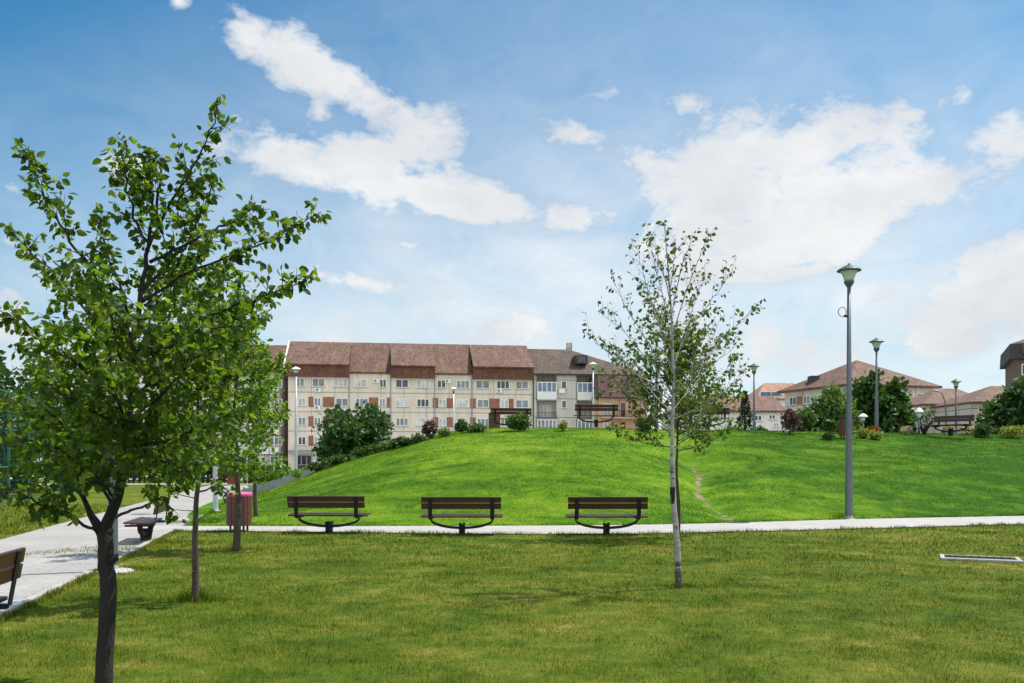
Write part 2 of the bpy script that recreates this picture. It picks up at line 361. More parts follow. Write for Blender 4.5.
def ground_mat():
    m, nt, n = newmat('lawn_ground'); col, nf, nb = grass_colour(nt, False)
    pos = n('ShaderNodeNewGeometry').outputs['Position']
    p = n('ShaderNodeBsdfPrincipled'); p.inputs['Roughness'].default_value = .95; p.inputs['Specular IOR Level'].default_value = .1
    nt.links.new(col, p.inputs['Base Color'])
    b = n('ShaderNodeBump'); b.inputs['Strength'].default_value = 1; b.inputs['Distance'].default_value = .05
    h = mth(nt, 'ADD', noise(nt, pos, 14, 5, .75), mth(nt, 'MULTIPLY', nf, .8)); nt.links.new(h, b.inputs['Height']); nt.links.new(b.outputs[0], p.inputs['Normal'])
    o = n('ShaderNodeOutputMaterial'); nt.links.new(p.outputs[0], o.inputs[0]); return m
def blade_mat():
    m, nt, n = newmat('grass_blades'); col, nf, nb = grass_colour(nt, True)
    d = n('ShaderNodeBsdfDiffuse'); gn = n('ShaderNodeNewGeometry').outputs['Normal']; vm = n('ShaderNodeVectorMath', operation='MULTIPLY_ADD'); nt.links.new(gn, vm.inputs[0]); vm.inputs[1].default_value = (.45,.45,.45); vm.inputs[2].default_value = (0,0,.75); vn = n('ShaderNodeVectorMath', operation='NORMALIZE'); nt.links.new(vm.outputs[0], vn.inputs[0]); nt.links.new(vn.outputs[0], d.inputs['Normal']); t = n('ShaderNodeBsdfTranslucent'); mx = n('ShaderNodeMixShader'); mx.inputs[0].default_value = .3
    c2 = mixc(nt, 1.0, col, (1.25,1.2,1.1), 'MULTIPLY')
    nt.links.new(c2, d.inputs[0]); nt.links.new(c2, t.inputs[0]); nt.links.new(d.outputs[0], mx.inputs[1]); nt.links.new(t.outputs[0], mx.inputs[2])
    o = n('ShaderNodeOutputMaterial'); nt.links.new(mx.outputs[0], o.inputs[0]); return m
xs = np.unique(np.concatenate([np.linspace(-900,-60,8), np.linspace(-60,-22,14), np.arange(-22,30,.4), np.linspace(30,70,20), np.linspace(70,900,8)]).round(3))
ys = np.unique(np.concatenate([np.linspace(-300,-10,5), np.arange(-10,20,2.5), np.arange(20,46,.35), np.arange(46,85,2), np.linspace(85,1500,14)]).round(3))
GX, GY = np.meshgrid(xs, ys); GZ = terrain(GX, GY); nx = len(xs); ny = len(ys)
ii = (np.arange(ny-1)[:, None]*nx+np.arange(nx-1)[None, :]).ravel()
gro = np_mesh('lawn', np.stack([GX.ravel(), GY.ravel(), GZ.ravel()], 1), 4, ground_mat(), smooth=True, faces=np.stack([ii, ii+1, ii+nx+1, ii+nx], 1))
tag(gro, kind='structure')
mb = MB(); mb.strip([(-260,86,.01),(260,86,.01)], [(-260,420,.012),(260,420,.012)]); tag(mb.build('yard', pm('yard_paving', (.40,.38,.35), .9, .15, .5)), kind='structure')
def paving(name, a, b, blue=False):
    m, nt, n = newmat(name); pos = n('ShaderNodeNewGeometry').outputs['Position']
    f = noise(nt, pos, .7, 6, .65); f2 = noise(nt, pos, 30, 3, .6)
    c = ramp(nt, f, [(.3, a), (.65, b)])
    mp = n('ShaderNodeMapping'); mp.inputs['Rotation'].default_value = (0,0,R(-14)); nt.links.new(pos, mp.inputs[0])
    br = n('ShaderNodeTexBrick'); nt.links.new(mp.outputs[0], br.inputs['Vector']); br.inputs['Scale'].default_value = 1
    br.inputs['Brick Width'].default_value = .4; br.inputs['Row Height'].default_value = .2; br.inputs['Mortar Size'].default_value = .008
    br.inputs['Color1'].default_value = (1,1,1,1); br.inputs['Color2'].default_value = (.92,.92,.92,1); br.inputs['Mortar'].default_value = (.62,.62,.6,1)
    c = mixc(nt, 1.0, c, br.outputs['Color'], 'MULTIPLY')
    c = mixc(nt, 1.0, c, ramp(nt, f2, [(.3, (.86,.86,.86)), (.6, (1,1,1))]), 'MULTIPLY')
    if blue:   # a smear of blue chalk near the bench
        sp = n('ShaderNodeSeparateXYZ'); nt.links.new(pos, sp.inputs[0])
        dx = mth(nt, 'ABSOLUTE', mth(nt, 'SUBTRACT', sp.outputs[0], -5.75)); dy = mth(nt, 'ABSOLUTE', mth(nt, 'SUBTRACT', sp.outputs[1], 10.2))
        k = mth(nt, 'SUBTRACT', 1, mth(nt, 'ADD', mth(nt, 'MULTIPLY', dx, 1.8), mth(nt, 'MULTIPLY', dy, 2.4)))
        k = mth(nt, 'MULTIPLY', mth(nt, 'ADD', k, mth(nt, 'MULTIPLY', mth(nt, 'SUBTRACT', noise(nt, pos, 7, 4, .7), .55), 1.4)), .6, clamp=True)
        c = mixc(nt, k, c, (.16,.36,.55))
    p = n('ShaderNodeBsdfPrincipled'); p.inputs['Roughness'].default_value = .9; nt.links.new(c, p.inputs['Base Color'])
    o = n('ShaderNodeOutputMaterial'); nt.links.new(p.outputs[0], o.inputs[0]); return m
M['pave_left'] = paving('paving_left', (.26,.25,.243), (.335,.325,.318), True); M['pave_cross'] = paving('paving_cross', (.33,.318,.308), (.39,.38,.37))
yy = list(np.arange(-10, 62, 1.0))+[63.8]
mb = MB(); mb.strip([(pL(y), y, .016) for y in yy], [(pR(y), y, .016) for y in yy]); tag(mb.build('left_path', M['pave_left']), kind='structure')
xx = list(np.arange(-9.6, 60, .6)); wob = lambda x: .04*math.sin(x*1.7)+.03*math.sin(x*4.1)
mb = MB(); mb.strip([(x, float(cn(x))+wob(x), .020) for x in xx], [(x, float(cf(x)), .020) for x in xx]); tag(mb.build('cross_path', M['pave_cross']), kind='structure')
mb = MB()
for a, b in zip(yy[:-1], yy[1:]):
    if a > 20.4 and a < 24.5 or a > 61: continue
    p, q = Vector((pR(a), a, 0)), Vector((pR(b), b, 0)); d = (q-p).normalized(); nrm = Vector((d.y, -d.x, 0)); q = q-d*.006
    mb.add([p, p+nrm*.09, q+nrm*.09, q]+[v+Vector((0,0,.045)) for v in (p, p+nrm*.09, q+nrm*.09, q)], [(0,1,5,4),(1,2,6,5),(2,3,7,6),(3,0,4,7),(4,5,6,7)])
tag(mb.build('path_kerb', M['concrete']), kind='structure')
# a second path that crosses far off
mb = MB(); fx = list(range(-70, -8, 3)); mb.strip([(x, 65+.04*x+2.6, .012) for x in fx], [(x, 65+.04*x+5.6, .012) for x in fx]); tag(mb.build('far_path', M['pave_cross']), kind='structure')
# ---------------------------------------------------------------- grass blades: nobody could count them
rng = np.random.default_rng(7)
def blades(x, y, h, w, z=None, lean=.55):
    n = len(x); z = terrain(x, y) if z is None else z
    a = rng.uniform(0, 2*np.pi, n); la = rng.uniform(0, 2*np.pi, n); hh = h*rng.uniform(.45, 1.25, n)*(1+.35*np.sin(x*2.3+np.sin(y*1.7)*2)*np.sin(y*2.9+np.sin(x*1.3)*2)+.25*np.sin(x*7.1+y*3)*np.sin(y*6.3-x*2)); ww = w*rng.uniform(.7, 1.3, n)
    l = hh*rng.uniform(0, 1, n)**1.0*lean*1.6
    dx, dy = np.cos(a)*ww/2, np.sin(a)*ww/2
    P0 = np.stack([x-dx, y-dy, z-.005], 1); P1 = np.stack([x+dx, y+dy, z-.005], 1)
    T = np.stack([x+np.cos(la)*l, y+np.sin(la)*l, z+hh*np.sqrt(np.clip(1-(l/hh/1.7)**2, .1, 1))], 1)
    return np.stack([P0, P1, T], 1).reshape(-1, 3)
def scatter(y0, y1, dens, x0=None, x1=None, k=.62):
    e = 3.2 if y1 < 25 else 1.5; xa = -k*y1-e if x0 is None else x0; xb = k*y1+e if x1 is None else x1
    n = int((xb-xa)*(y1-y0)*dens); x = rng.uniform(xa, xb, n); y = rng.uniform(y0, y1, n)
    ok = (np.abs(x) < k*y+e) & ~on_path(x, y, -.03); return x[ok], y[ok]
def clumpy(x, y, keep=.75):
    f = np.sin(x*3.1+np.sin(y*2.3)*1.5)*np.sin(y*3.7+np.sin(x*1.9)*1.4); return rng.uniform(0, 1, len(x)) < keep+.4*f
GB = []
for y0, y1, dens, h, w in ((3.6,5.2,1500,.036,.006),(5.2,8,2700,.036,.0046),(8,11,1700,.037,.006),(11,15,850,.042,.0085),(15,19,430,.048,.013),(19,24.4,260,.05,.018)):
    x, y = scatter(y0, y1, dens); m = clumpy(x, y); x, y = x[m], y[m]; front = (y < cross_c(x)) | (x < -9)
    GB.append(blades(x[front], y[front], h, w))
x, y = scatter(22.5, 42, 200); ok = (y > cf(x)-.05) & (x > pR(y)) & (np.abs(x-gully_x(y))+rng.uniform(-.2,.2,len(x)) > .22+.25*np.sin(y*2.7)**2*(y < 31.5)); GB.append(blades(x[ok], y[ok], .036, .024))
x, y = scatter(16, 34, 70, -30, -8); ok = x < pL(y); GB.append(blades(x[ok], y[ok], .08, .03))
# longer tufts: along the path edges and round the tree feet
for (cx, cy, r, nn, hh) in ((-3.69,10.51,.30,700,.11),(-5.09,16.55,.34,500,.12),(-6.6,23,.3,250,.12),(2.17,11.65,.30,450,.06),(3.64,19.5,.3,250,.09),(-2.75,6.1,.3,500,.08),(-7.0,18.0,.5,500,.09),(-5.65,13.5,.35,180,.08),(8.9,15.6,.6,300,.05),(9.5,25.9,.55,420,.16)):
    a = rng.uniform(0, 2*np.pi, nn); q = r*np.abs(rng.normal(0, .75, nn)); GB.append(blades(cx+q*np.cos(a)*1.3, cy+q*np.sin(a)*.8, hh*np.exp(-q/r*.45), .012, lean=.6))
x = rng.uniform(-9, 27, 9000); y = cn(x)+.0+rng.normal(0, .05, 9000); ok = x > pR(y)+.05; GB.append(blades(x[ok], y[ok], .075, .014))
x = rng.uniform(-9, 27, 5000); y = cf(x)+.04+np.abs(rng.normal(0, .06, 5000)); ok = x > pR(y)+.05; GB.append(blades(x[ok], y[ok], .09, .016))
y = rng.uniform(6, 60, 9000); y = 6+(y-6)**1.0*.45; x = pR(y)+.10+np.abs(rng.normal(0, .05, 9000)); ok = ~on_path(x, y, 0); GB.append(blades(x[ok], y[ok], .07, .01))
# weeds that crept over the paving
n_ = 1300; a = rng.uniform(-1, 1, n_); b = rng.normal(0, 1, n_); x = -7.35+a*1.2+b*.12; y = 16.6+a*.8+b*.45; GB.append(blades(x, y, .05, .012, z=np.full(n_, .018), lean=.9))
tag(np_mesh('grass', np.concatenate(GB), 3, blade_mat()), 'short mown grass of the lawn and mound, straw coloured in patches', 'grass', kind='stuff')
# ---------------------------------------------------------------- light, sky, camera
SUN_EL, SUN_AZ = 61.0, 66.0          # azimuth to the right of the viewing direction
ts = Vector((math.cos(R(SUN_EL))*math.sin(R(SUN_AZ)), math.cos(R(SUN_EL))*math.cos(R(SUN_AZ)), math.sin(R(SUN_EL))))
sl = bpy.data.lights.new('sun', 'SUN'); sl.energy = 3.8; sl.angle = R(.6); sl.color = (1,.93,.82)
so = bpy.data.objects.new('sun', sl); C.objects.link(so); so.location = (30,30,60); so.rotation_euler = (-ts).to_track_quat('-Z', 'Y').to_euler()
w = bpy.data.worlds.new('World'); bpy.context.scene.world = w; w.use_nodes = True; nt = w.node_tree
for n in list(nt.nodes): nt.nodes.remove(n)
sky = mk(nt, 'ShaderNodeTexSky', sky_type='NISHITA'); sky.sun_disc = False; sky.sun_elevation = R(SUN_EL); sky.sun_rotation = R(SUN_AZ)
sky.air_density = 1.0; sky.dust_density = .6; sky.ozone_density = 1.6
tc = mk(nt, 'ShaderNodeTexCoord').outputs['Generated']; sp = mk(nt, 'ShaderNodeSeparateXYZ'); nt.links.new(tc, sp.inputs[0])
az = mth(nt, 'ARCTAN2', sp.outputs[0], sp.outputs[1]); el = mth(nt, 'ARCSINE', sp.outputs[2])
cb = mk(nt, 'ShaderNodeCombineXYZ'); nt.links.new(az, cb.inputs[0]); nt.links.new(el, cb.inputs[1]); AE = cb.outputs[0]
# clouds: each bank has a bearing, a height above the horizon, an extent and a tilt (degrees)
CL = [(178,1,16,10,0,1),(244,34,36,28,38,1.1),(290,54,44,32,28,1.1),(330,78,46,30,25,1),(375,102,50,26,30,.9),(425,130,74,40,12,1),(300,158,105,36,6,.9),(400,182,130,36,9,1),
      (500,208,90,26,10,.95),(585,220,48,24,0,.9),(372,148,50,24,0,.6),(690,104,32,15,8,.85),(572,130,44,22,10,.7),(640,158,45,18,18,.55),(785,192,150,92,-3,1.35),(715,212,105,82,-10,1.25),(862,172,84,66,6,1.3),(770,250,110,40,0,.8),(690,245,90,40,0,.8),(790,250,90,40,0,.75),
      (955,188,50,30,20,.65),(1006,140,46,36,0,.95),(965,95,34,16,0,.55),(985,288,125,64,-14,1.25),(1040,270,80,60,0,1),(940,345,55,26,0,.75),(370,285,105,22,6,.75),(300,275,70,22,0,.55),(525,321,46,24,0,.95),(120,165,46,20,8,.8),
      (8,312,52,30,0,.95),(410,245,60,14,5,.5),(15,188,22,10,0,.6),(10,242,26,14,0,.6),(700,345,170,52,0,.62),(560,350,200,34,0,.5),(850,350,120,40,0,.55),(345,90,12,9,0,.7),(320,112,16,11,0,.7),(600,95,40,18,0,.45),(350,330,160,30,0,.45),(80,350,150,36,0,.6),
      (-200,120,180,60,0,1),(-420,230,200,50,0,1),(1250,150,170,80,0,1.1),(1500,260,220,60,0,1),(640,-220,260,70,10,1),(200,-330,220,60,0,.9),(1150,-250,240,80,0,1)]
acc = None
for (px, py, rx, ry, ro, wt) in CL:
    u = (px-CX)/F; v = (HY-py)/F; a0 = math.atan(u); e0 = math.atan2(v, math.hypot(1, u))
    mp = mk(nt, 'ShaderNodeMapping', vector_type='TEXTURE'); mp.inputs['Location'].default_value = (a0, e0, 0)
    ca = math.cos(e0); sx = rx/F/(1+u*u)*1.12; sy = ry/F/math.hypot(1, u)*1.1; wt *= 1.12
    mp.inputs['Rotation'].default_value = (0, 0, -R(ro)); mp.inputs['Scale'].default_value = (sx, sy, 1)
    nt.links.new(AE, mp.inputs[0]); g = mk(nt, 'ShaderNodeTexGradient', gradient_type='SPHERICAL'); nt.links.new(mp.outputs[0], g.inputs[0])
    acc = mth(nt, 'MULTIPLY', g.outputs['Fac'], wt) if acc is None else mth(nt, 'MULTIPLY_ADD', g.outputs['Fac'], wt, acc)
acc = mth(nt, 'ADD', acc, mth(nt, 'MULTIPLY', mth(nt, 'MULTIPLY', sp.outputs[1], -3.0, clamp=True), .8))      # unseen cloud added behind the viewer as soft front fill
acc = mth(nt, 'MINIMUM', acc, 1.1)
mp = mk(nt, 'ShaderNodeMapping'); mp.inputs['Scale'].default_value = (1,1,1.7); nt.links.new(tc, mp.inputs[0])
n1 = noise(nt, mp.outputs[0], 11, 12, .62, .5); n2 = noise(nt, mp.outputs[0], 38, 8, .65, .3); n3 = noise(nt, mp.outputs[0], 7, 4, .5)
nn = mth(nt, 'ADD', mth(nt, 'MULTIPLY', n1, .62), mth(nt, 'MULTIPLY', n2, .38))
dens = mth(nt, 'ADD', acc, mth(nt, 'MULTIPLY', mth(nt, 'SUBTRACT', nn, .5), 3.9))
dens = mth(nt, 'MULTIPLY', dens, mth(nt, 'MULTIPLY', acc, 7, clamp=True))
ms = mk(nt, 'ShaderNodeMapRange', interpolation_type='SMOOTHSTEP'); ms.inputs[1].default_value = -.06; ms.inputs[2].default_value = 1.12; nt.links.new(dens, ms.inputs[0])
wisp = mth(nt, 'MULTIPLY', mth(nt, 'SUBTRACT', n1, .50, clamp=True), 1.0, clamp=True)
veil = mth(nt, 'POWER', mth(nt, 'SUBTRACT', 1, mth(nt, 'MULTIPLY', el, 2.1), clamp=True), 2.0)         # thin high veil that thickens towards the horizon
vm_ = mk(nt, 'ShaderNodeMapping', vector_type='TEXTURE'); vm_.inputs['Location'].default_value = (.20, .13, 0); vm_.inputs['Scale'].default_value = (.92, .54, 1); nt.links.new(AE, vm_.inputs[0])
vg = mk(nt, 'ShaderNodeTexGradient', gradient_type='SPHERICAL'); nt.links.new(vm_.outputs[0], vg.inputs[0])         # a sheet of thin cirrus over the middle and right
veil = mth(nt, 'ADD', veil, mth(nt, 'MULTIPLY', vg.outputs['Fac'], .78), clamp=True)
veil = mth(nt, 'MULTIPLY', veil, mth(nt, 'ADD', .80, mth(nt, 'MULTIPLY', mth(nt, 'SUBTRACT', n1, .5), .9)), clamp=True)
alpha = mth(nt, 'MAXIMUM', mth(nt, 'MULTIPLY', ms.outputs[0], .97), mth(nt, 'MAXIMUM', mth(nt, 'MULTIPLY', wisp, mth(nt, 'MULTIPLY', vg.outputs['Fac'], 2.5, clamp=True)), veil))
CLOUD = 5.1
ccol = ramp(nt, mth(nt, 'ADD', mth(nt, 'MULTIPLY', n3, .65), mth(nt, 'MULTIPLY', n1, .35)), [(.40, (1,1,1)), (.66, (.76,.785,.82))])
ccol = mixc(nt, 1.0, ccol, (CLOUD, CLOUD, CLOUD), 'MULTIPLY')
SKY_GAIN, SKY_GAMMA = .73, 1.0
gm = mk(nt, 'ShaderNodeGamma'); gm.inputs[1].default_value = SKY_GAMMA
hs = mk(nt, 'ShaderNodeHueSaturation'); hs.inputs['Saturation'].default_value = 1.15; hs.inputs['Hue'].default_value = .497; nt.links.new(sky.outputs[0], hs.inputs['Color'])
sc_ = mixc(nt, 1.0, hs.outputs[0], (.08*SKY_GAIN, .75*SKY_GAIN, .92*SKY_GAIN), 'MULTIPLY'); nt.links.new(sc_, gm.inputs[0])
bg = mk(nt, 'ShaderNodeBackground'); bg.inputs[1].default_value = .10
back_fill = mth(nt, 'MULTIPLY_ADD', mth(nt, 'MULTIPLY', sp.outputs[1], -3.0, clamp=True), .95, 1.0)       # the added cloud behind the viewer is boosted to lift shaded fronts
vb = mk(nt, 'ShaderNodeCombineXYZ'); [nt.links.new(back_fill, vb.inputs[i_]) for i_ in range(3)]
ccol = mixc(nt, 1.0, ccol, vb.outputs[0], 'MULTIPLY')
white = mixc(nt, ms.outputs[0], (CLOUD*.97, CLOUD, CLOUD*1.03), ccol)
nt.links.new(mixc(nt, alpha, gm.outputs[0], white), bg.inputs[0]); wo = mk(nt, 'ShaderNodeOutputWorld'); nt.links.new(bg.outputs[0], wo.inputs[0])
w.cycles.sampling_method = 'MANUAL'; w.cycles.sample_map_resolution = 512
cam = bpy.data.cameras.new('camera'); co = bpy.data.objects.new('camera', cam); C.objects.link(co)
co.location = (0, 0, CAMZ); co.rotation_euler = (R(90), 0, 0); cam.sensor_width = 36; cam.lens = 36*F/1024; cam.shift_y = (HY-341.5)/1024; cam.clip_end = 5000; cam.clip_start = .05
s = bpy.context.scene; s.camera = co
s.view_settings.view_transform = 'Standard'; s.view_settings.look = 'None'; s.view_settings.gamma = 1; s.view_settings.exposure = .9
s.cycles.max_bounces = 8; s.cycles.transparent_max_bounces = 8; s.cycles.use_denoising = True
try: s.cycles.denoiser = 'OPENIMAGEDENOISE'
except Exception: pass
# ---------------------------------------------------------------- foliage and wood
rng = np.random.default_rng(11); rnd = random.Random(5)
def unit(a): return a/np.maximum(np.linalg.norm(a, axis=-1, keepdims=True), 1e-9)
def leaf_arrays(P, A, S, wid=.62, fold=.10):
    n = len(P); A = unit(A); B = unit(np.cross(A, rng.normal(size=(n, 3)))); N = np.cross(A, B); S = S[:, None]
    return np.stack([P, P+A*S*.3+B*S*wid*.5+N*S*fold, P+A*S*.68+B*S*wid*.40+N*S*fold*.6, P+A*S-N*S*.06,
                     P+A*S*.68-B*S*wid*.40+N*S*fold*.6, P+A*S*.3-B*S*wid*.5+N*S*fold], 1)
LF = np.array([[0,1,2,3],[0,3,4,5]])
def leaf_object(name, V, mat, parent):
    n = len(V); f = (LF[None]+6*np.arange(n)[:, None, None]).reshape(-1, 4)
    return np_mesh(name, V.reshape(-1, 3), 4, mat, parent, faces=f)
class Tree:
    """wood in one mesh, leaves in another, both relative to the foot of the tree"""
    def __init__(s, foot, leaf=.065, lv=.35): s.o = Vector(foot); s.w = MB(); s.t = MB(); s.P = []; s.A = []; s.S = []; s.leaf = leaf; s.lv = lv
    def limb(s, pts, r0, r1, n=7, jit=0):
        pts = [Vector(p)-s.o for p in pts]; out = []                     # Catmull-Rom through the given points
        for i in range(len(pts)-1):
            a = pts[max(i-1, 0)]; b = pts[i]; c = pts[i+1]; d = pts[min(i+2, len(pts)-1)]
            for k in range(5):
                t = k/5; out.append(.5*((2*b)+(c-a)*t+(2*a-5*b+4*c-d)*t*t+(3*b-a-3*c+d)*t**3))
        out.append(pts[-1])
        if jit: out = [p+Vector([rnd.gauss(0, jit) for _ in range(3)])*(.3+.7*i/len(out)) if 0 < i < len(out)-1 else p for i, p in enumerate(out)]
        m = len(out)-1; (s.w if r0 > .006 else s.t).tube(out, [r0+(r1-r0)*(i/m)**.8 for i in range(m+1)], n); return out
    def twig(s, p, d, L, gap=.035, r=.0035, curl=.25, up=.15, bare=.15, sub=0):
        pts = [Vector(p)]; d = d.normalized(); k = 5
        for i in range(k):
            d = (d+Vector((rnd.gauss(0, curl*.5), rnd.gauss(0, curl*.5), rnd.gauss(0, curl*.4)+up*.3))).normalized(); pts.append(pts[-1]+d*L/k)
        s.t.tube(pts, [r*(1-.7*i/k) for i in range(k+1)], 4, cap=False)
        n = max(2, int(L*(1-bare)/gap))
        for j in range(n):
            t = (bare+(1-bare)*(j+rnd.random()*.6)/n)*k; i = min(int(t), k-1); q = pts[i].lerp(pts[i+1], t-i)
            s.leafat(q, d)
        s.leafat(pts[-1], d)
        for _ in range(sub):
            i = rnd.randint(1, k-1); e = d+Vector((rnd.gauss(0, .7), rnd.gauss(0, .7), rnd.gauss(.1, .5))); s.twig(pts[i], e, L*rnd.uniform(.4, .7), gap, r*.7, curl, up, bare)
    def wand(s, path, t0=.45, gap=.016, spread=.02):
        m = len(path)-1; L = sum((path[i+1]-path[i]).length for i in range(m)); n = int(L*(1-t0)/gap)
        for j in range(n):
            t = (t0+(1-t0)*(j+rnd.random())/n)*m; i = min(int(t), m-1); s.leafat(path[i].lerp(path[i+1], t-i)+Vector([rnd.gauss(0, spread) for _ in range(3)]), path[i+1]-path[i])
    def leafat(s, q, d):
        a = Vector((rnd.gauss(0, .65), rnd.gauss(0, .65), rnd.gauss(-.55, .55)))+d*.35
        s.P.append(tuple(q+a.normalized()*s.leaf*.25)); s.A.append(tuple(a)); s.S.append(s.leaf*rnd.uniform(1-s.lv, 1+s.lv*.7))
    def dress(s, path, t0=.25, step=.09, L=(.2,.45), gap=.035, ang=.9, up=.2, tipleaf=True, sub=0, taper=.6, bare=.15):
        m = len(path)-1; tot = sum((path[i+1]-path[i]).length for i in range(m)); acc = 0; nxt = tot*t0
        for i in range(m):
            seg = path[i+1]-path[i]; l = seg.length; d = seg.normalized()
            while nxt <= acc+l:
                t = (nxt-acc)/l; q = path[i].lerp(path[i+1], t); fr = nxt/tot
                e = Vector((rnd.gauss(0,1), rnd.gauss(0,1), rnd.gauss(0,.8))); e = (e-d*e.dot(d)).normalized()
                s.twig(q, d*(1-ang*.45)+e*ang+Vector((0,0,up)), rnd.uniform(*L)*(1-taper*max(0, (fr-t0)/(1-t0))), gap, sub=sub, bare=bare)
                nxt += step*rnd.uniform(.6, 1.4)
            acc += l
        if tipleaf:
            for _ in range(5): s.leafat(path[-1]+Vector([rnd.gauss(0, .02) for _ in range(3)]), (path[-1]-path[-3]))
    def finish(s, name, bark, twig, leaf, label, cat='tree', group=None, wid=.62):
        root = empty(name, s.o, 0, label, cat, group)
        n = len(s.w.v); s.w.add(s.t.v, s.t.f, 1); s.w.build('trunk', [bark, twig], root, smooth=True)
        leaf_object('crown', leaf_arrays(np.array(s.P), np.array(s.A), np.array(s.S), wid), leaf, root); return root
# the tree in the left foreground
D0 = 6.1; T = Tree(at(103, 699, D0), .06); T.o.z = 0
def PX(l, D=D0): return [at(p[0], p[1], D+(p[2] if len(p) > 2 else 0)) for p in l]
trunk = T.limb(PX([(103,704),(105,655),(108,600),(106,560),(104,528)]), .060, .049, 12, .004)
lead = T.limb(PX([(104,531),(116,500),(127,450,.02),(131,400,.0),(134,340,-.05),(141,290),(150,235,.05),(158,195,.05),(163,158)]), .042, .005, 9, .006)
T.w.tube([Vector(p)-T.o for p in PX([(96,530),(103,532),(112,531)])], [.02,.05,.022], 8)
T.w.tube([Vector(p)-T.o for p in PX([(112,560,-.02),(116,558,-.03),(117,554,-.03)])], [.03,.022,.01], 7)
limbs = [
 [(147,250),(166,212,.1),(187,178,.1),(205,142,.05),(221,96,0)],
 [(134,340),(102,290,-.2),(72,242,-.3),(50,206,-.3),(37,175,-.3),(28,150,-.3)],
 [(131,375),(96,322,.2),(62,286,.4),(32,252,.5),(9,225,.5)],
 [(128,435),(92,378,-.3),(52,342,-.5),(16,320,-.6),(-18,312,-.7)],
 [(104,533),(85,500,.15),(64,472,.3),(34,446,.4),(-4,424,.5)],
 [(100,535),(84,500,-.1),(79,470,-.2),(66,435,-.4),(40,402,-.6)],
 [(98,533),(80,522,-.3),(52,508,-.5),(22,496,-.65),(-12,486,-.8)],
 [(113,518),(137,508,.1),(158,500,.15),(180,486,.2),(200,462,.25)],
 [(127,452),(164,418,.3),(200,388,.45),(232,372,.5)],
 [(134,352),(176,328,-.1),(216,312,-.2),(262,298,-.25),(312,274,-.3)],
 [(140,303),(190,272,.2),(240,252,.3),(285,232,.3),(321,212,.35)],
 [(150,262),(190,242,-.1),(226,224,-.15),(259,205,-.2)],
 [(131,400),(122,362,-.4),(112,322,-.7),(95,270,-.9)],
 [(132,390),(150,350,.4),(165,305,.8),(180,262,1.0)],
 [(133,365),(112,340,.3),(86,305,.6),(70,262,.8)],
 [(128,445),(108,420,-.4),(80,405,-.7),(40,380,-.9)],
 [(130,420),(160,395,-.4),(195,360,-.6),(235,335,-.7)],
 [(150,245),(134,218),(125,182),(126,140)],
 [(153,225),(152,196),(150,165),(147,150)],
 [(126,458),(150,440,.3),(172,432,.5),(196,420,.6)],
 [(129,430),(150,455,-.4),(172,462,-.6),(190,470,-.6)],
 [(112,505),(92,470,.2),(70,455,.5),(40,470,.8),(10,468,.9)],
 [(134,330),(120,290,.1),(104,240,.1),(98,215,.1)],
 [(120,490),(110,450,.5),(85,420,.8),(60,385,.9),(30,365,1.0)],
 [(116,500),(95,480,-.5),(60,450,-.9),(20,440,-1.0)],[(130,410),(100,385,.6),(62,360,1.1),(20,345,1.3)],[(125,470),(90,440,.6),(50,420,1.1),(5,400,1.3)],[(131,400),(165,372,.6),(200,345,1.0),(240,318,1.1)],[(127,450),(165,440,-.4),(205,425,-.6),(240,410,-.7)],[(133,360),(170,345,-.6),(205,330,-.9),(250,325,-1.0)],
 [(137,325),(165,290,.5),(195,270,.8),(240,285,.9)],[(129,430),(115,395,-.8),(90,350,-1.1),(60,330,-1.2)],
 [(142,290),(172,262,.1),(196,225,.1),(214,178,.1)],
]
for i, l in enumerate(limbs):
    path = T.limb(PX(l), .013 if i not in (4, 5) else .022, .003, 6, .012)
    T.dress(path, .16 if i not in (4,5,6,7) else .32, .066 if l[-1][1] < 265 else .056, (.16,.40), .021, .9, .15, sub=1, bare=.06, taper=.8)
    if i not in (4,5): T.wand(path, .42, .017, .022)
T.dress(lead, .40, .075, (.2,.42), .024, 1.0, .25, sub=1)
tw = T.limb(PX([(180,196,.1),(196,184,.1),(209,168,.1)]), .004, .002, 4)
T.finish('young_tree', M['bark_dark'], M['bark_dark'], M['leaf_front'], 'large leafy young tree with dark forked trunk in the left foreground', 'tree', wid=.62)
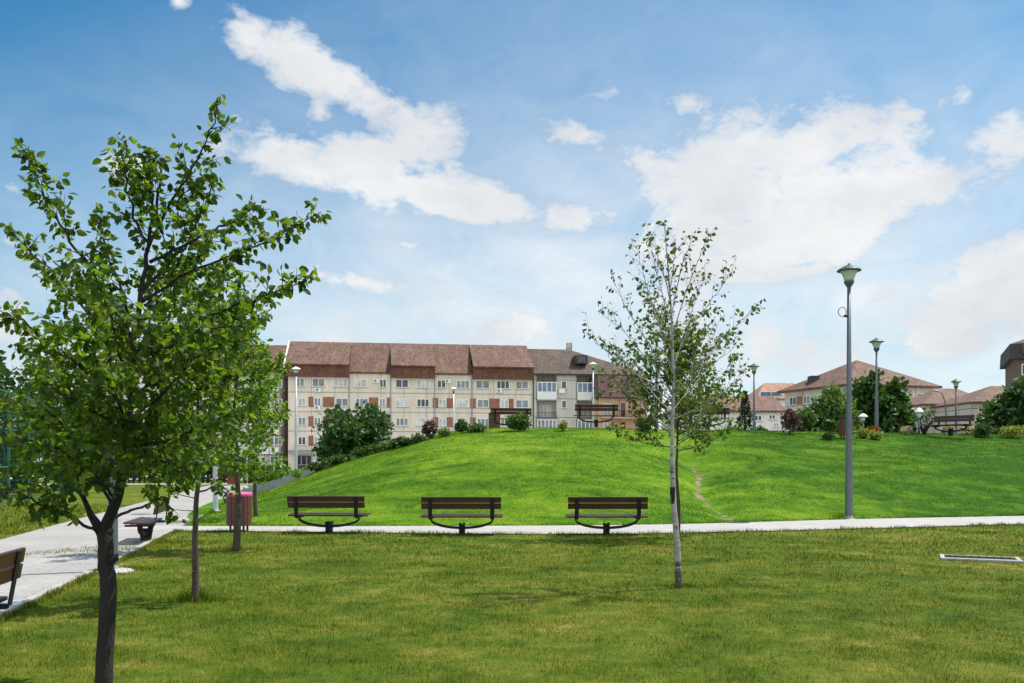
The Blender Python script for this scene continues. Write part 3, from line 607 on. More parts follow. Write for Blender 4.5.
def auto_tree(foot, H, r, zfirst, R0, nl, seed, leaf, step, L, gap, lean=(0,0), el=(30,65), prof=None, trunk_top=None, sub=0, rl=.014, wob=.02):
    rnd.seed(seed); t = Tree(foot, leaf); f = Vector(foot)
    pts = [f+Vector((lean[0]*k/6+rnd.gauss(0, wob)*(k > 0), lean[1]*k/6+rnd.gauss(0, wob)*(k > 0), H*k/6-(.05 if k == 0 else 0))) for k in range(7)]
    tr = t.limb(pts, r, .004, 9, .003); m = len(tr)-1
    for i in range(nl):
        q = (zfirst+(H*.95-zfirst)*(i/(nl-1))**.9)/H; k = q*m; a = tr[min(int(k), m-1)].lerp(tr[min(int(k)+1, m)], k-int(k))+f
        az = i*2.4+rnd.gauss(0, .3); e = R(el[0]+(el[1]-el[0])*(i/(nl-1))+rnd.gauss(0, 7)); fr = (q*H-zfirst)/(H-zfirst)
        ln = R0*(prof(fr) if prof else math.sin(math.pi*min(1, .25+.75*fr))**.7)*rnd.uniform(.8, 1.15)/max(.35, math.cos(e))
        d = Vector((math.cos(az)*math.cos(e), math.sin(az)*math.cos(e), math.sin(e)))
        b = [a, a+d*ln*.35+Vector((0,0,-.02*ln)), a+d*ln*.7+Vector((rnd.gauss(0,.05), rnd.gauss(0,.05), .03*ln)), a+d*ln+Vector((rnd.gauss(0,.08), rnd.gauss(0,.08), .1*ln))]
        path = t.limb(b, rl*(1-.5*fr), .003, 5, .01); t.dress(path, .2, step, L, gap, .9, .2, sub=sub)
    t.dress(tr, max(.5, zfirst/H+.1), step*1.2, L, gap, 1, .2, sub=sub); return t, tr
# three more young trees along the left path
f1 = hit(196, 601); t, tr = auto_tree(f1, 3.3, .047, 1.25, .72, 18, 3, .07, .055, (.16,.38), .027, lean=(.02,.0), sub=1)
for z, dx, dy, l in ((.42,.9,-.2,.3),(.5,-.9,.1,.28),(.95,.9,.2,.3),(1.02,-.9,0,.34),(1.2,-.8,-.3,.5),(.35,-.4,-.8,.25)):
    p = Vector((0,0,z)); rnd.seed(int(z*100)); pts = [p+Vector((dx*l*k/4, dy*l*k/4, (.15-.1*k/4)*k/4*l+rnd.gauss(0,.015))) for k in range(5)]; t.t.tube(pts, [.007,.006,.005,.004,.002], 5)
t.finish('young_tree', M['bark_brown'], M['twig'], M['leaf_front'], 'slender young tree with bare side twigs and a dark tuft of grass at its foot', 'tree', 'young trees along the left path')
f2 = hit(236, 551); t, tr = auto_tree(f2, 3.9, .075, 1.25, 1.0, 24, 9, .09, .055, (.2,.45), .028, sub=1, el=(5,65))
t.finish('young_tree', M['bark_brown'], M['twig'], M['leaf_young'], 'bright leafy young tree standing in front of the litter bin with pink liner', 'tree', 'young trees along the left path')
f3 = hit(256, 516); t, tr = auto_tree(f3, 4.0, .07, 1.25, .8, 18, 14, .10, .11, (.25,.5), .045, el=(25,70), sub=1)
t.finish('young_tree', M['bark_brown'], M['twig'], M['leaf_young'], 'young tree on the grass just behind the litter bin, right of it', 'tree', 'young trees along the left path')
# the birch
DB = 11.65; fb = hit(678, 588); rnd.seed(21); B = Tree(fb, .062, .35); DB = fb.y
bt = B.limb(PX([(679,590),(677,545),(673,490),(672,440),(673.5,385),(672,330),(669,280,.0),(664,222)], DB), .049, .004, 10, .003)
bl = [[(672,432),(655,418,-.1),(640,400,-.2),(622,392,-.3),(600,392,-.3)],[(672.5,402),(640,376,.1),(606,352,.2),(586,332,.2)],[(673,385),(648,342,-.2),(624,304,-.3),(611,276,-.3)],
 [(672,352),(656,312,.2),(642,268,.3),(632,246,.35)],[(672.5,452),(690,432,-.05),(703,416,-.1),(716,398,-.1)],[(673,398),(700,364,-.1),(734,328,-.15),(756,306,-.2)],
 [(673,366),(690,328,.2),(718,292,.3),(732,272,.35)],[(672,336),(686,292,-.2),(700,256,-.25),(709,236,-.3)],[(671,318),(680,272,.1),(689,244,.1),(693,236,.1)],
 [(673,378),(662,338,-.4),(650,300,-.6),(640,285,-.7)],[(673,372),(684,336,.4),(696,300,.7),(706,276,.8)],[(672,345),(664,300,.3),(656,268,.5),(650,236,.5)],[(673,410),(694,385,.4),(716,362,.7),(738,345,.8)],
 [(673,414),(650,390,.4),(625,362,.7),(604,345,.8)],[(671,305),(664,275,-.2),(655,250,-.3),(648,240,-.3)],[(673,392),(690,372,-.4),(705,350,-.6),(722,316,-.7)],[(673,420),(706,404,-.3),(728,388,-.4),(742,372,-.4)],[(670,290),(674,262,.1),(676,246,.1)],[(673,395),(652,366,-.3),(628,336,-.5),(600,310,-.6)]]
for l in bl:
    path = B.limb(PX(l, DB), .009, .002, 5, .012); B.dress(path, .25, .082, (.14,.42), .048, .6, .35, taper=.3, bare=.3)
B.dress(bt, .72, .10, (.12,.28), .055, .8, .3)
B.w.tube([Vector((x-fb.x, y-fb.y, z)) for x, y, z in [tuple(at(672.6, yy_, DB)) for yy_ in (503,495,487)]], [.033,.034,.032], 10)
bo = B.finish('birch_tree', M['birch'], M['twig_grey'], M['leaf_birch'], 'slender white barked birch with a thin sparse crown on the front lawn', 'tree')
gb = MB(); a_, b_ = at(673.0, 503.5, DB)-fb, at(672.6, 487, DB)-fb; gb.tube([a_, a_.lerp(b_, .5), b_], [.0355,.0365,.035], 12); gb.build('trunk_band', M['iron'], bo)
# a second young tree right behind the birch
fs = hit(678, 538); rnd.seed(33)
t, tr = auto_tree(fs, 3.85, .05, 1.85, 1.5, 34, 41, .09, .08, (.2,.48), .036, sub=1, el=(16,68), prof=lambda q: max(.12, (1-q)**.75*1.15))
t.finish('young_tree', M['bark_brown'], M['twig'], M['leaf_mix'], 'young tree with yellow tinged leaves growing directly behind the birch', 'tree')
# ---------------------------------------------------------------- bushes and background trees
def blob(blobs, n, size, seed, lump=.22, shell=.38, droop=.25):
    g = np.random.default_rng(seed); wts = np.array([b[1][0]*b[1][1]+b[1][0]*b[1][2] for b in blobs]); k = g.choice(len(blobs), n, p=wts/wts.sum())
    c = np.array([b[0] for b in blobs])[k]; rr = np.array([b[1] for b in blobs])[k]; d = unit(g.normal(size=(n, 3)))
    ph = g.uniform(0, 6, 6); w = lump*(np.sin(d[:,0]*5+ph[0])*np.sin(d[:,1]*5+ph[1])+np.sin(d[:,2]*7+ph[2]+d[:,0]*4)*.7+.5*np.sin(d[:,0]*13+ph[3])*np.sin(d[:,2]*12+ph[4]))
    q = g.uniform(0, 1, n)**shell*(1+w)
    P = c+d*rr*q[:, None]; keep = P[:, 2] > .02; P = P[keep]; d = d[keep]
    A = g.normal(size=P.shape)+d*.6-np.array([0,0,droop]); return leaf_arrays(P, A, size*g.uniform(.6, 1.3, len(P)), .75)
def bush(name, foot, blobs, n, size, mat, seed, label, cat='bush', group=None, stem=.04, stemH=.4, stemmat='bark_brown', crownname='foliage', stemname='stem', limbs=5):
    root = empty(name, foot, 0, label, cat, group); leaf_object(crownname, blob(blobs, n, size, seed), M[mat], root)
    m = MB(); rnd.seed(seed); m.tube([(0,0,-.1),(0,0,stemH*.5),(.01,0,stemH)], [stem,stem*.85,stem*.7], 7)
    for i in range(limbs):
        b = blobs[i % len(blobs)]; tgt = Vector(b[0])+Vector([rnd.gauss(0, .4)*b[1][j] for j in range(3)])
        m.tube([(0,0,stemH*.8), Vector((0,0,stemH)).lerp(tgt, .5)+Vector((0,0,-.1*stemH)), tgt], [stem*.6,stem*.4,stem*.15], 5)
    m.build(stemname, M[stemmat], root, smooth=True); return root
def bgtree(px, D, y_top, w_px, label, mat, seed, n, size, name='broadleaf_tree', foot=None, stemH=None, blobs=None, group='trees around the apartment blocks'):
    f = stand(px, D) if foot is None else foot; k = D/F; H = zat(y_top, D)-f.z; W = w_px*k
    if blobs is None:
        rnd.seed(seed); blobs = [((0,0,H*.56), (W*.36,W*.36,H*.36))]
        for i in range(9):
            a = i*2.4; q = rnd.uniform(.22, .32)*W; blobs.append(((math.cos(a)*q, math.sin(a)*q, H*rnd.uniform(.28, .80)), (W*rnd.uniform(.17,.24),)*2+(H*rnd.uniform(.13,.2),)))
    return bush(name, f, blobs, n, size, mat, seed, label, 'tree', group, stem=.03*W, stemH=H*.35, crownname='crown', stemname='trunk', limbs=7)
bgtree(350, 66, 400, 82, 'round dark green tree in front of the cream apartment block, beside the mound', 'leaf_dark', 5, 5200, .34)
bgtree(878, 62, 374, 66, 'dark bushy tree in front of the hip roofed block, behind the tall lamp', 'leaf_dark', 6, 4600, .36, blobs=[((0,0,2.3),(1.8,1.7,1.7)),((-1.0,0,3.0),(.9,.9,1.7)),((1.2,.2,2.4),(1.0,1.0,1.6)),((-.5,-.5,3.9),(.5,.5,1.1)),((1.0,-.3,3.6),(.6,.6,1.0)),((-1.6,0,1.5),(.8,.8,1.3)),((1.8,0,1.3),(.7,.8,1.1))])
bgtree(826, 56, 390, 50, 'lighter green shrubby tree with pale leaves left of the dark bushy tree', 'leaf_light', 7, 3000, .26, blobs=[((-.2,0,1.1),(1.8,1.2,1.0)),((.9,0,1.9),(1.0,.9,1.1)),((-1.0,0,1.5),(.8,.8,.7)),((.4,.3,2.9),(.55,.5,.7)),((-.1,0,2.2),(.7,.7,.7)),((1.6,0,1.0),(.6,.6,.9))])
bgtree(1012, 50, 384, 58, 'dark spreading tree at the right edge below the brown mansard building', 'leaf_dark', 8, 3800, .3, blobs=[((.6,0,1.5),(1.5,1.3,1.2)),((1.0,0,2.6),(.9,.9,.9)),((-.7,0,1.1),(1.0,.9,.9)),((1.8,0,1.9),(1.0,.9,1.2)),((.1,.2,2.1),(.8,.7,.7))])
def conifer(px, D, y_top, w_px, label, seed, n, size, foot=None, group='dark conifers'):
    f = stand(px, D) if foot is None else foot; k = D/F; H = zat(y_top, D)-f.z; W = w_px*k; g = np.random.default_rng(seed)
    h = g.uniform(0, 1, n)**1.35; a = g.uniform(0, 6.283, n); tier = .72+.28*np.cos(h*H*9+np.sin(a*3)); r = (1-h)*W/2*tier*g.uniform(.25, 1, n)**.5*(1+.15*np.sin(a*5+h*20))
    P = np.stack([np.cos(a)*r, np.sin(a)*r, H*(.04+.94*h)-r*.25+.02], 1); A = np.stack([np.cos(a), np.sin(a), np.full(n, -.35)], 1)+g.normal(size=(n,3))*.45
    root = empty('spruce_tree', f, 0, label, 'tree', group); leaf_object('crown', leaf_arrays(P, A, size*g.uniform(.6, 1.3, n), .4), M['leaf_conifer'], root)
    m = MB(); m.tube([(0,0,-.1),(0,0,H*.5),(0,0,H*.97)], [.03*H,.018*H,.004], 7); m.build('trunk', M['bark_brown'], root, smooth=True)
conifer(745, 56, 390, 27, 'small conical dark spruce right of the birch, in front of the pink roofed house', 3, 1400, .2)
conifer(-6, 52, 352, 84, 'tall dark conifer at the left edge of the photo behind the court fence', 4, 3000, .4, foot=Vector((-29.9,52,0)))
bgtree(4, 43, 348, 120, 'dark broadleaf tree behind the teal court fence at the left edge', 'leaf_dark', 15, 3600, .26, foot=Vector((-24.2,43,0)))
bgtree(62, 52, 372, 90, 'second dark broadleaf tree behind the court fence, right of the one at the edge', 'leaf_dark', 16, 3200, .28, foot=Vector((-26,52,0)))
conifer(82, 62, 380, 50, 'shorter dark conifer behind the crown of the foreground tree', 6, 2000, .4, foot=Vector((-29.6,62,0)))
def low(px, py, w, h, mat, seed, label, n=500, size=.12, name='bush', group='shrubs along the mound', D=None, cat='bush', up=0):
    """a shrub whose foot shows at (px, py), w by h pixels"""
    f = hit(px, py) if D is None else stand(px, D); k = f.y/F; W = w*k/2; H = h*k; rnd.seed(seed)
    bl = [((0,0,H*.5), (W*.75,W*.75,H*.48))]+[((rnd.uniform(-.5,.5)*W, rnd.uniform(-.4,.4)*W, H*rnd.uniform(.35,.72)), (W*.42,W*.42,H*.28)) for _ in range(5)]
    return bush(name, f, bl, n, size, mat, seed, label, cat, group, stem=.025, stemH=H*.4)
low(519, 431, 31, 19, 'leaf_mid', 31, 'rounded green bush in front of the bench on the mound, below the grey balconies', 1500, .10)
low(430, 438.5, 17, 18, 'leaf_purple', 32, 'small purple leaved shrub on the left shoulder of the mound', 700, .10)
low(790, 434.5, 24, 26, 'leaf_purple', 33, 'purple brown bush on the crest left of the tall lamp', 1100, .10)
low(461, 433.5, 14, 15, 'leaf_mid', 34, 'small pointed green shrub on the crest right of the purple shrub', 600, .10)
low(444, 436.5, 16, 8, 'leaf_light', 35, 'low light green plant left of the pointed shrub', 420, .09)
low(477, 432, 26, 8, 'leaf_mid', 36, 'low green ground hugging shrub right of the pointed shrub', 600, .09)
low(404, 446, 34, 9, 'leaf_dark', 37, 'dark low hedge shrub on the edge of the mound below the purple shrub', 700, .10)
low(375, 453, 26, 8, 'leaf_mid', 38, 'low green hedge shrub beside the concrete wall, upper part', 600, .10)
low(344, 462, 26, 7, 'leaf_mid', 39, 'low green hedge shrub beside the concrete wall, middle part', 600, .10)
low(318, 471, 26, 8, 'leaf_dark', 40, 'darker hedge shrub beside the concrete wall below the white lamp', 600, .10)
low(301, 477.5, 24, 9, 'leaf_light', 71, 'light green shrub beside the concrete wall between two darker ones', 500, .09)
low(331, 466.5, 20, 9, 'leaf_mid', 72, 'ragged green shrub beside the concrete wall near its middle', 500, .09)
low(361, 457.5, 22, 10, 'leaf_dark', 73, 'dark shrub by the concrete wall below the round dark tree', 500, .10)
low(388, 450, 22, 9, 'leaf_light', 74, 'light green shrub on the edge of the mound right of the round dark tree', 500, .09)
low(418, 442.5, 18, 8, 'leaf_mid', 75, 'green shrub immediately left of the small purple shrub', 450, .09)
low(727, 431, 22, 13, 'leaf_dark', 76, 'dark bush on the crest between the birch and the spruce', 500, .10, D=53)
low(284, 482, 28, 9, 'leaf_mid', 41, 'lowest hedge shrub at the foot of the concrete wall', 700, .10)
low(768, 430.5, 12, 12, 'leaf_mid', 42, 'tiny sapling like plant on the crest left of the purple brown bush', 160, .08)
low(829, 440, 16, 8, 'leaf_dark', 43, 'small dark tuft of a shrub on the slope left of the tall lamp', 420, .08)
low(864, 438, 16, 10, 'leaf_yellow', 44, 'yellow green shrub right behind the tall lamp', 460, .09)
low(876, 439.5, 16, 9, 'leaf_yellow', 45, 'pale yellow green shrub at the foot of the lamp before the dark tree', 420, .09)
low(872, 433, 18, 7, 'leaf_red', 46, 'small plant with red flowers on the crest before the dark tree', 360, .08, name='flowering_plant')
low(985, 437.5, 26, 14, 'leaf_dark', 47, 'clipped round dark green shrub on the crest at the right', 1300, .08)
low(1012, 437.5, 30, 12, 'leaf_yellow', 48, 'yellow and red leaved shrub at the right edge of the crest', 800, .09)
low(948, 434, 14, 10, 'flower_pale', 49, 'pale pink flowers under the dark bench on the right crest', 420, .09, name='flowering_plant')
low(968, 434.5, 20, 11, 'flower_pale', 50, 'cream flowers between the right bench and the clipped shrub', 520, .09, name='flowering_plant')
low(906, 434, 14, 8, 'flower_pale', 51, 'small patch of pale flowers left of the bare branched shrub', 300, .08, name='flowering_plant')
low(645, 431.5, 24, 15, 'leaf_dark', 52, 'dark green bush left of the birch crown base on the crest', 800, .10)
low(563, 431, 12, 10, 'leaf_yellow', 53, 'small yellow green plant left of the bench with curved bar on the crest', 300, .08)
low(735, 430.5, 18, 12, 'leaf_mid', 54, 'light bush at the foot of the conical spruce', 500, .10, D=52)
low(761, 430, 14, 12, 'leaf_mid', 55, 'green bush between the spruce and the crest lamp', 500, .10, D=50)
f = hit(924, 434.5); rt = empty('bare_shrub', f, 0, 'dark branching shrub with few leaves beside the low garden lamp', 'bush'); m = MB(); rnd.seed(8)
for i in range(11):
    a = i*2.4; l = rnd.uniform(.5, 1.15); d = Vector((math.cos(a)*.55, math.sin(a)*.4, 1)).normalized(); m.tube([(0,0,-.05), d*l*.5+Vector((.03,0,0)), d*l+Vector((.12,0,.0))], [.05,.03,.012], 5)
m.build('stem', M['bark_dark'], rt); leaf_object('foliage', blob([((.1,0,.8),(.45,.4,.45))], 170, .11, 3), M['leaf_dark'], rt)
# hedges beyond the far path
for i, (px, D, w, h, mt, lb) in enumerate(((118,74,60,30,'leaf_dark','dark hedge beyond the far path, seen behind the foreground trunk'),(172,76,64,34,'leaf_dark','dark hedge beyond the far path, between the two nearest trunks'),(226,77,54,26,'leaf_dark','dark hedge beyond the far path behind the square post'),(268,70,46,15,'leaf_mid','long clipped green hedge in front of the parked car'),(318,72,40,14,'leaf_mid','green hedge under the ground floor shops right of the white lamp'))):
    k = D/F; f = Vector(((px-CX)*k, D, 0)); W = w*k/2; H = (h*k)+.15; rnd.seed(i)
    bush('hedge', f, [((x*W, rnd.uniform(-.2,.2), H*.5), (W*.35, .8, H*.5)) for x in (-.7,-.35,0,.35,.7)], 1500, .28, mt, 60+i, lb, 'hedge', 'hedges beyond the far path')
for i, (px, D, yt, w, lb) in enumerate(((150,100,418,70,'broad green tree in front of the left block, hidden behind the foreground crown'),(95,90,400,70,'green tree at the far left between conifer and left block'))):
    bgtree(px, D, yt, w, lb, 'leaf_mid', 80+i, 3000, .4)
# ---------------------------------------------------------------- benches
def make_bench():
    root = empty('park_bench', (0,0,0))
    m = MB()
    for i in range(4): m.bbox(-.90, .90, -.17+i*.118, -.065+i*.118, .395+.008*i, .432+.008*i)
    m.build('seat', M['wood'], root)
    tilt = Matrix.Translation((0,-.235,.44)) @ Matrix.Rotation(R(10), 4, 'X')
    m = MB()
    m.bbox(-.875, .875, -.018, .018, .155, .285, mat=tilt); m.bbox(-.875, .875, -.018, .018, .297, .425, mat=tilt)
    m.build('backrest', M['wood'], root)
    for x in (-.68, .68):                      # upright that bends under the seat
        m = MB(); m.bbox(x-.045, x+.045, -.034, -.020, -.06, .418, b=.003, mat=tilt)
        m.bbox(x-.03, x+.03, -.24, .30, .352, .392, b=.004); m.build('bench_bracket', M['iron'], root)
    pts = [(.70*math.sin(t), 0, .36-.20*math.cos(t)**1.0) for t in [R(a) for a in range(-90, 91, 12)]]
    for y in (.02,):
        m = MB(); A = [Vector((px_, y-.03, z-.016)) for px_, _, z in pts]; m.v = []; 
        q = []
        for px_, _, z in pts: q += [(px_, y-.05, z-.028), (px_, y+.05, z-.028), (px_, y+.05, z+.028), (px_, y-.05, z+.028)]
        n = len(pts); f = [(i*4+j, i*4+(j+1) % 4, (i+1)*4+(j+1) % 4, (i+1)*4+j) for i in range(n-1) for j in range(4)]+[(0,1,2,3),(n*4-1,n*4-2,n*4-3,n*4-4)]
        m.add(q, f); m.build('curved_bar', M['iron'], root)
    m = MB()                                    # pedestal, wider towards the top when seen from the side
    for x0, x1 in ((-.065, -.02), (.02, .065)):
        v = [(x, y, z) for x in (x0, x1) for y, z in ((-.06,-.04),(.10,-.04),(.15,.27),(-.11,.27))]
        m.add(v, [(0,1,2,3),(7,6,5,4),(0,4,5,1),(1,5,6,2),(2,6,7,3),(3,7,4,0)])
    m.box(-.02, .02, -.05, .09, -.04, .24); m.build('pedestal', M['iron'], root); return root
bench = make_bench(); first = [True]
def put_bench(x, y, z, rz, label, group):
    o = bench if first[0] else copy_tree(bench); first[0] = False
    o.location = (x, y, z); o.rotation_euler = (0, 0, R(rz)); return tag(o, label, 'bench', group)
def bx_(px, D): return (px-CX)/F*D
G1 = 'benches in a row along the cross path'; G2 = 'benches on top of the mound'; G3 = 'benches facing the left path'
for px, D, rz, lb in ((329,20.5,-2.5,'leftmost of the three dark wooden benches on the cross path, nearest the litter bin'),(462,19.98,-.5,'middle one of the three dark wooden benches on the cross path'),(606.5,19.98,0,'dark wooden bench on the cross path nearest the birch')):
    put_bench(bx_(px, D), D, .0, rz, lb, G1)
put_bench(-4.42, 7.0, 0, 101.5, 'wooden bench beside the left path cut off by the left edge of the photo', G3)
put_bench(-7.42, 18.3, 0, 103, 'wooden bench beside the left path seen from its end, between the two nearest trunks', G3)
for px, D, rz, lb, dz in ((596,36.6,0,'dark bench on the mound in front of the orange and grey balconies',.12),(510,38.2,8,'dark bench on the mound half hidden by the rounded green bush',.0),(708,37.4,-14,'dark bench on the mound seen through the right side of the birch crown',.1),(951,39.5,128,'dark bench on the right crest above the pale flowers',.12),(996,50,150,'dark bench on the crest partly hidden by the dark tree at the right edge',0)):
    p = stand(px, D); put_bench(p.x, p.y, p.z+dz, rz, lb, G2)
# ---------------------------------------------------------------- lamps
def lamp(foot, H, label, polemat='pole', head=.62, r0=.105, r1=.05, ring=False, plate=None, white=False, group='lamp posts of the park', name='street_lamp'):
    root = empty(name, foot, 0, label, 'lamp post', group); hz = H-head*.95; s = head/.62
    m = MB(); m.lathe([(r0*1.02,-.2),(r0*1.0,.0),(r0*.97,.9),(r1*1.4,H*.5),(r1,hz)], 14); m.build('pole', M[polemat], root, smooth=True)
    m = MB(); m.lathe([(r0*1.9,-.1),(r0*1.9,.02),(r0*1.1,.035),(r0*1.04,.10)], 14); m.build('base_plate', M[plate or polemat], root)
    m = MB(); m.lathe([(r1*1.0,hz-.04),(.075*s,hz),(.12*s,hz+.07*s),(.135*s,hz+.13*s),(.10*s,hz+.135*s)], 18); m.build('lamp_collar', M['lamp_green'], root, smooth=True)
    m = MB(); m.lathe([(.115*s,hz+.13*s),(.13*s,hz+.2*s),(.17*s,hz+.30*s),(.225*s,hz+.39*s),(.235*s,hz+.40*s)], 20); m.build('lantern_glass', M['lampglass'], root, smooth=True)
    m = MB(); m.lathe([(.24*s,hz+.385*s),(.312*s,hz+.40*s),(.315*s,hz+.42*s),(.25*s,hz+.465*s),(.12*s,hz+.535*s),(.035*s,hz+.57*s),(.03*s,hz+.60*s),(.004,hz+.61*s)], 20)
    m.build('lamp_shade', M['balcony_white' if white else 'lamp_green'], root)
    if H > 5.5: m = MB(); m.bbox(-.045, .045, -r0*1.02, -r0*.8, .55, .95, b=.008); m.build('access_door', M[polemat], root)
    if ring:
        m = MB(); zc = hz-.75; m.box(-.14, -.02, -.03, .03, zc-.13, zc-.07)
        m.tube([(-.19+.115*math.cos(t), 0, zc+.02+.13*math.sin(t)) for t in [2*math.pi*i/20 for i in range(21)]], .010, 6); m.build('ring_bracket', M['iron'], root)
    return root
p = hit(849, 519.5); lamp(p, zat(264, p.y)-p.z, 'tallest nearest lamp post with green cap, standing beside the cross path at the right', head=.66, r0=.107, r1=.05, ring=True, plate='concrete')
for px, D, yt, head, lb in ((876.5,40,338,.62,'lamp post on the crest in front of the dark bushy tree'),(754,52,363.5,.62,'lamp post on the crest just right of the dark spruce'),(956,57,379,.62,'lamp post behind the dark bench on the right crest'),(656.5,41,329.5,.62,'lamp post seen through the birch crown, left of the birch trunk')):
    p = stand(px, D); lamp(p, zat(yt, D)-p.z, lb, head=head, r0=.085, r1=.04)
for px, D, yt, lb in ((593,66,362,'white capped lamp post before the roof of the grey block'),(453.5,80,387,'white capped lamp post before the middle of the cream block'),(296,57.5,366.5,'white capped lamp post at the left end of the cream block')):
    p = stand(px, D); lamp(p, zat(yt, D)-p.z, lb, 'pole_white', head=.60 if D < 70 else .55, r0=.11, r1=.055, white=True)
p = hit(113, 572); lamp(p, zat(296, p.y), 'lamp post on a white concrete foot behind the foreground trunk', 'pole', r0=.07, r1=.045, plate='concrete')
m = MB(); m.lathe([(.30,-.1),(.30,.015),(.25,.035),(.10,.05)], 9)
fo = m.build('lamp_footing', M['concrete'], None); fo.location = p; tag(fo, 'whitish concrete footing round the lamp post behind the foreground trunk', 'footing')
p = hit(215.5, 511); lamp(p, 4.1, 'pale lamp post standing at the right edge of the left path', 'pole_white', r0=.085, r1=.06)
for px, D, lb in ((247,66,'thin far lamp post left of the parked car and the clipped hedge'),(274,62,'thin far lamp post right beside the parked car')):
    p = stand(px, D); lamp(p, 4.6, lb, 'pole_white', r0=.05, r1=.035, white=True)
def bollard(px, py, H, label):
    f = hit(px, py); root = empty('garden_lamp', f, 0, label, 'garden lamp', 'low garden lamps on the crest')
    m = MB(); m.lathe([(.05,-.1),(.05,H*.62)], 10); m.build('post', M['pole'], root, smooth=True)
    m = MB(); m.lathe([(.06,H*.62),(.075,H*.66),(.12,H*.82)], 14); m.build('lantern_glass', M['lampglass'], root, smooth=True)
    m = MB(); m.lathe([(.20,H*.82),(.20,H*.85),(.09,H*.97),(.005,H)], 14); m.build('lamp_shade', M['balcony_white'], root)
bollard(863, 433.5, .88, 'low garden lamp with white cap just right of the tallest lamp post'); bollard(919, 434.5, 1.22, 'low garden lamp with white cap beside the bare branched shrub')
D = 82; p = stand(946, D); root = empty('road_lamp', p, 0, 'arched road lamp curving to the left beside the hip roofed block', 'road lamp')
zt = zat(391, D)-p.z; m = MB(); m.tube([(0,0,-.2),(0,0,zt*.75),(-.08,0,zt*.88),(-.35,0,zt*.97),(-.72,0,zt)], [.10,.075,.06,.05,.045], 8); m.build('pole', M['pole'], root, smooth=True)
m = MB(); m.bbox(-1.05, -.68, -.1, .1, zt-.06, zt+.05, b=.02); m.build('lamp_head', M['pole'], root)
# ---------------------------------------------------------------- litter bins
def bin_(foot, s, label, liner=True):
    root = empty('litter_bin', foot, 0, label, 'litter bin', 'slatted wooden litter bins', s)
    for i in range(18):
        t = 2*math.pi*i/18; mt = Matrix.Rotation(t, 4, 'Z'); m = MB() if i == 0 else m; m.bbox(.262, .285, -.043, .043, .13, .83, b=.004, mat=mt)
    m.build('slatted_body', M['wood_bin'], root)
    m = MB(); m.lathe([(.255,.14),(.255,.80),(.245,.80),(.24,.16)], 24); m.build('inner_drum', M['blackhole'], root)
    for i in range(4):
        t = R(45+90*i); m = MB(); m.box(.215*math.cos(t)-.02, .215*math.cos(t)+.02, .215*math.sin(t)-.02, .215*math.sin(t)+.02, -.03, .15); m.build('leg', M['iron'], root)
    m = MB(); prof = [(.287,.80),(.295,.81),(.298,.85),(.292,.885),(.27,.90),(.245,.885),(.235,.83)] if liner else [(.288,.82),(.295,.825),(.295,.86),(.24,.862)]
    m.lathe(prof, 40); o = m.build('bag_rim' if liner else 'rim', M['liner' if liner else 'iron'], root, smooth=liner)
    if liner:
        for v in o.data.vertices:
            a = math.atan2(v.co.y, v.co.x); v.co.z += .006*math.sin(a*9)+.005*math.sin(a*17+1) if v.co.z > .8 else .015*math.sin(a*11); k = 1+.015*math.sin(a*13+v.co.z*40); v.co.x *= k; v.co.y *= k
bin_(Vector((bx_(239, 21.0), 21.0, .02)), 1.0, 'red brown slatted litter bin with a pink bag round its rim on the path')
p = stand(494.5, 40); bin_(p, .92, 'dark slatted litter bin on the mound left of the rounded green bush', False); p = stand(846, 37); bin_(p, 1.0, 'dark slatted litter bin on the crest directly behind the tallest lamp post', False)
p = Vector((bx_(232, 52), 52, 0)); root = empty('post_box_bin', p, 0, 'small red litter box on a thin post at the end of the left path', 'litter box')
m = MB(); m.tube([(0,.2,-.1),(0,.2,1.15)], .03, 8); m.build('post', M['pole'], root); m = MB(); m.bbox(-.24, .24, -.16, .165, .38, 1.08, b=.03); m.build('box_body', M['red_paint'], root); m = MB(); m.bbox(-.26, .26, -.2, .19, 1.085, 1.12, b=.01); m.build('lid', M['red_paint'], root)
root.name = 'litter_box'
# ---------------------------------------------------------------- concrete wall up the side of the mound
wp = [(-13.3,44.5,486.5),(-12.1,41,488.5),(-10.6,39,482),(-9.2,37.5,473.5),(-7.9,36.5,467.2),(-6.3,35.6,459.5),(-5.1,36,452.5),(-3.9,36.8,446)]
m = MB(); tp = [Vector((x, y, zat(py, y))) for x, y, py in wp]; n = len(tp); v = []
for q in tp: v += [q, q+Vector((.1,.3,0)), Vector((q.x+.1, q.y+.3, min(tz(q.x, q.y), q.z)-.5)), Vector((q.x, q.y, min(tz(q.x, q.y), q.z)-.5))]
m.add(v, [(i*4+j, i*4+(j+1) % 4, (i+1)*4+(j+1) % 4, (i+1)*4+j) for i in range(n-1) for j in range(4)]+[(0,1,2,3),(n*4-1,n*4-2,n*4-3,n*4-4)])
tag(m.build('retaining_wall', M['concrete_grey']), 'low grey concrete wall climbing the left shoulder of the mound', 'wall')
# ---------------------------------------------------------------- drain in the lawn at the right
f = hit(980, 559.5); root = empty('drain_pit', f, R(-24), 'sunken concrete drain with pale rim and dark opening in the lawn at the right', 'drain')
m = MB()
for a in ((-.60,.60,-.40,-.30,.042),(-.60,.60,.38,.44,.02),(-.60,-.53,-.298,.378,.03),(.53,.60,-.298,.378,.03)): m.bbox(*a[:4], -.05, a[4], b=.008)
m.build('concrete_rim', M['concrete'], root); m = MB(); m.box(-.529, .529, -.299, .379, -.04, .016); m.build('dark_cover', M['blackhole'], root)
m = MB()
for i in range(9): m.box(-.47+i*.115, -.44+i*.115, -.29, .37, .0165, .022)
m.build('grating', M['blackhole'], root)
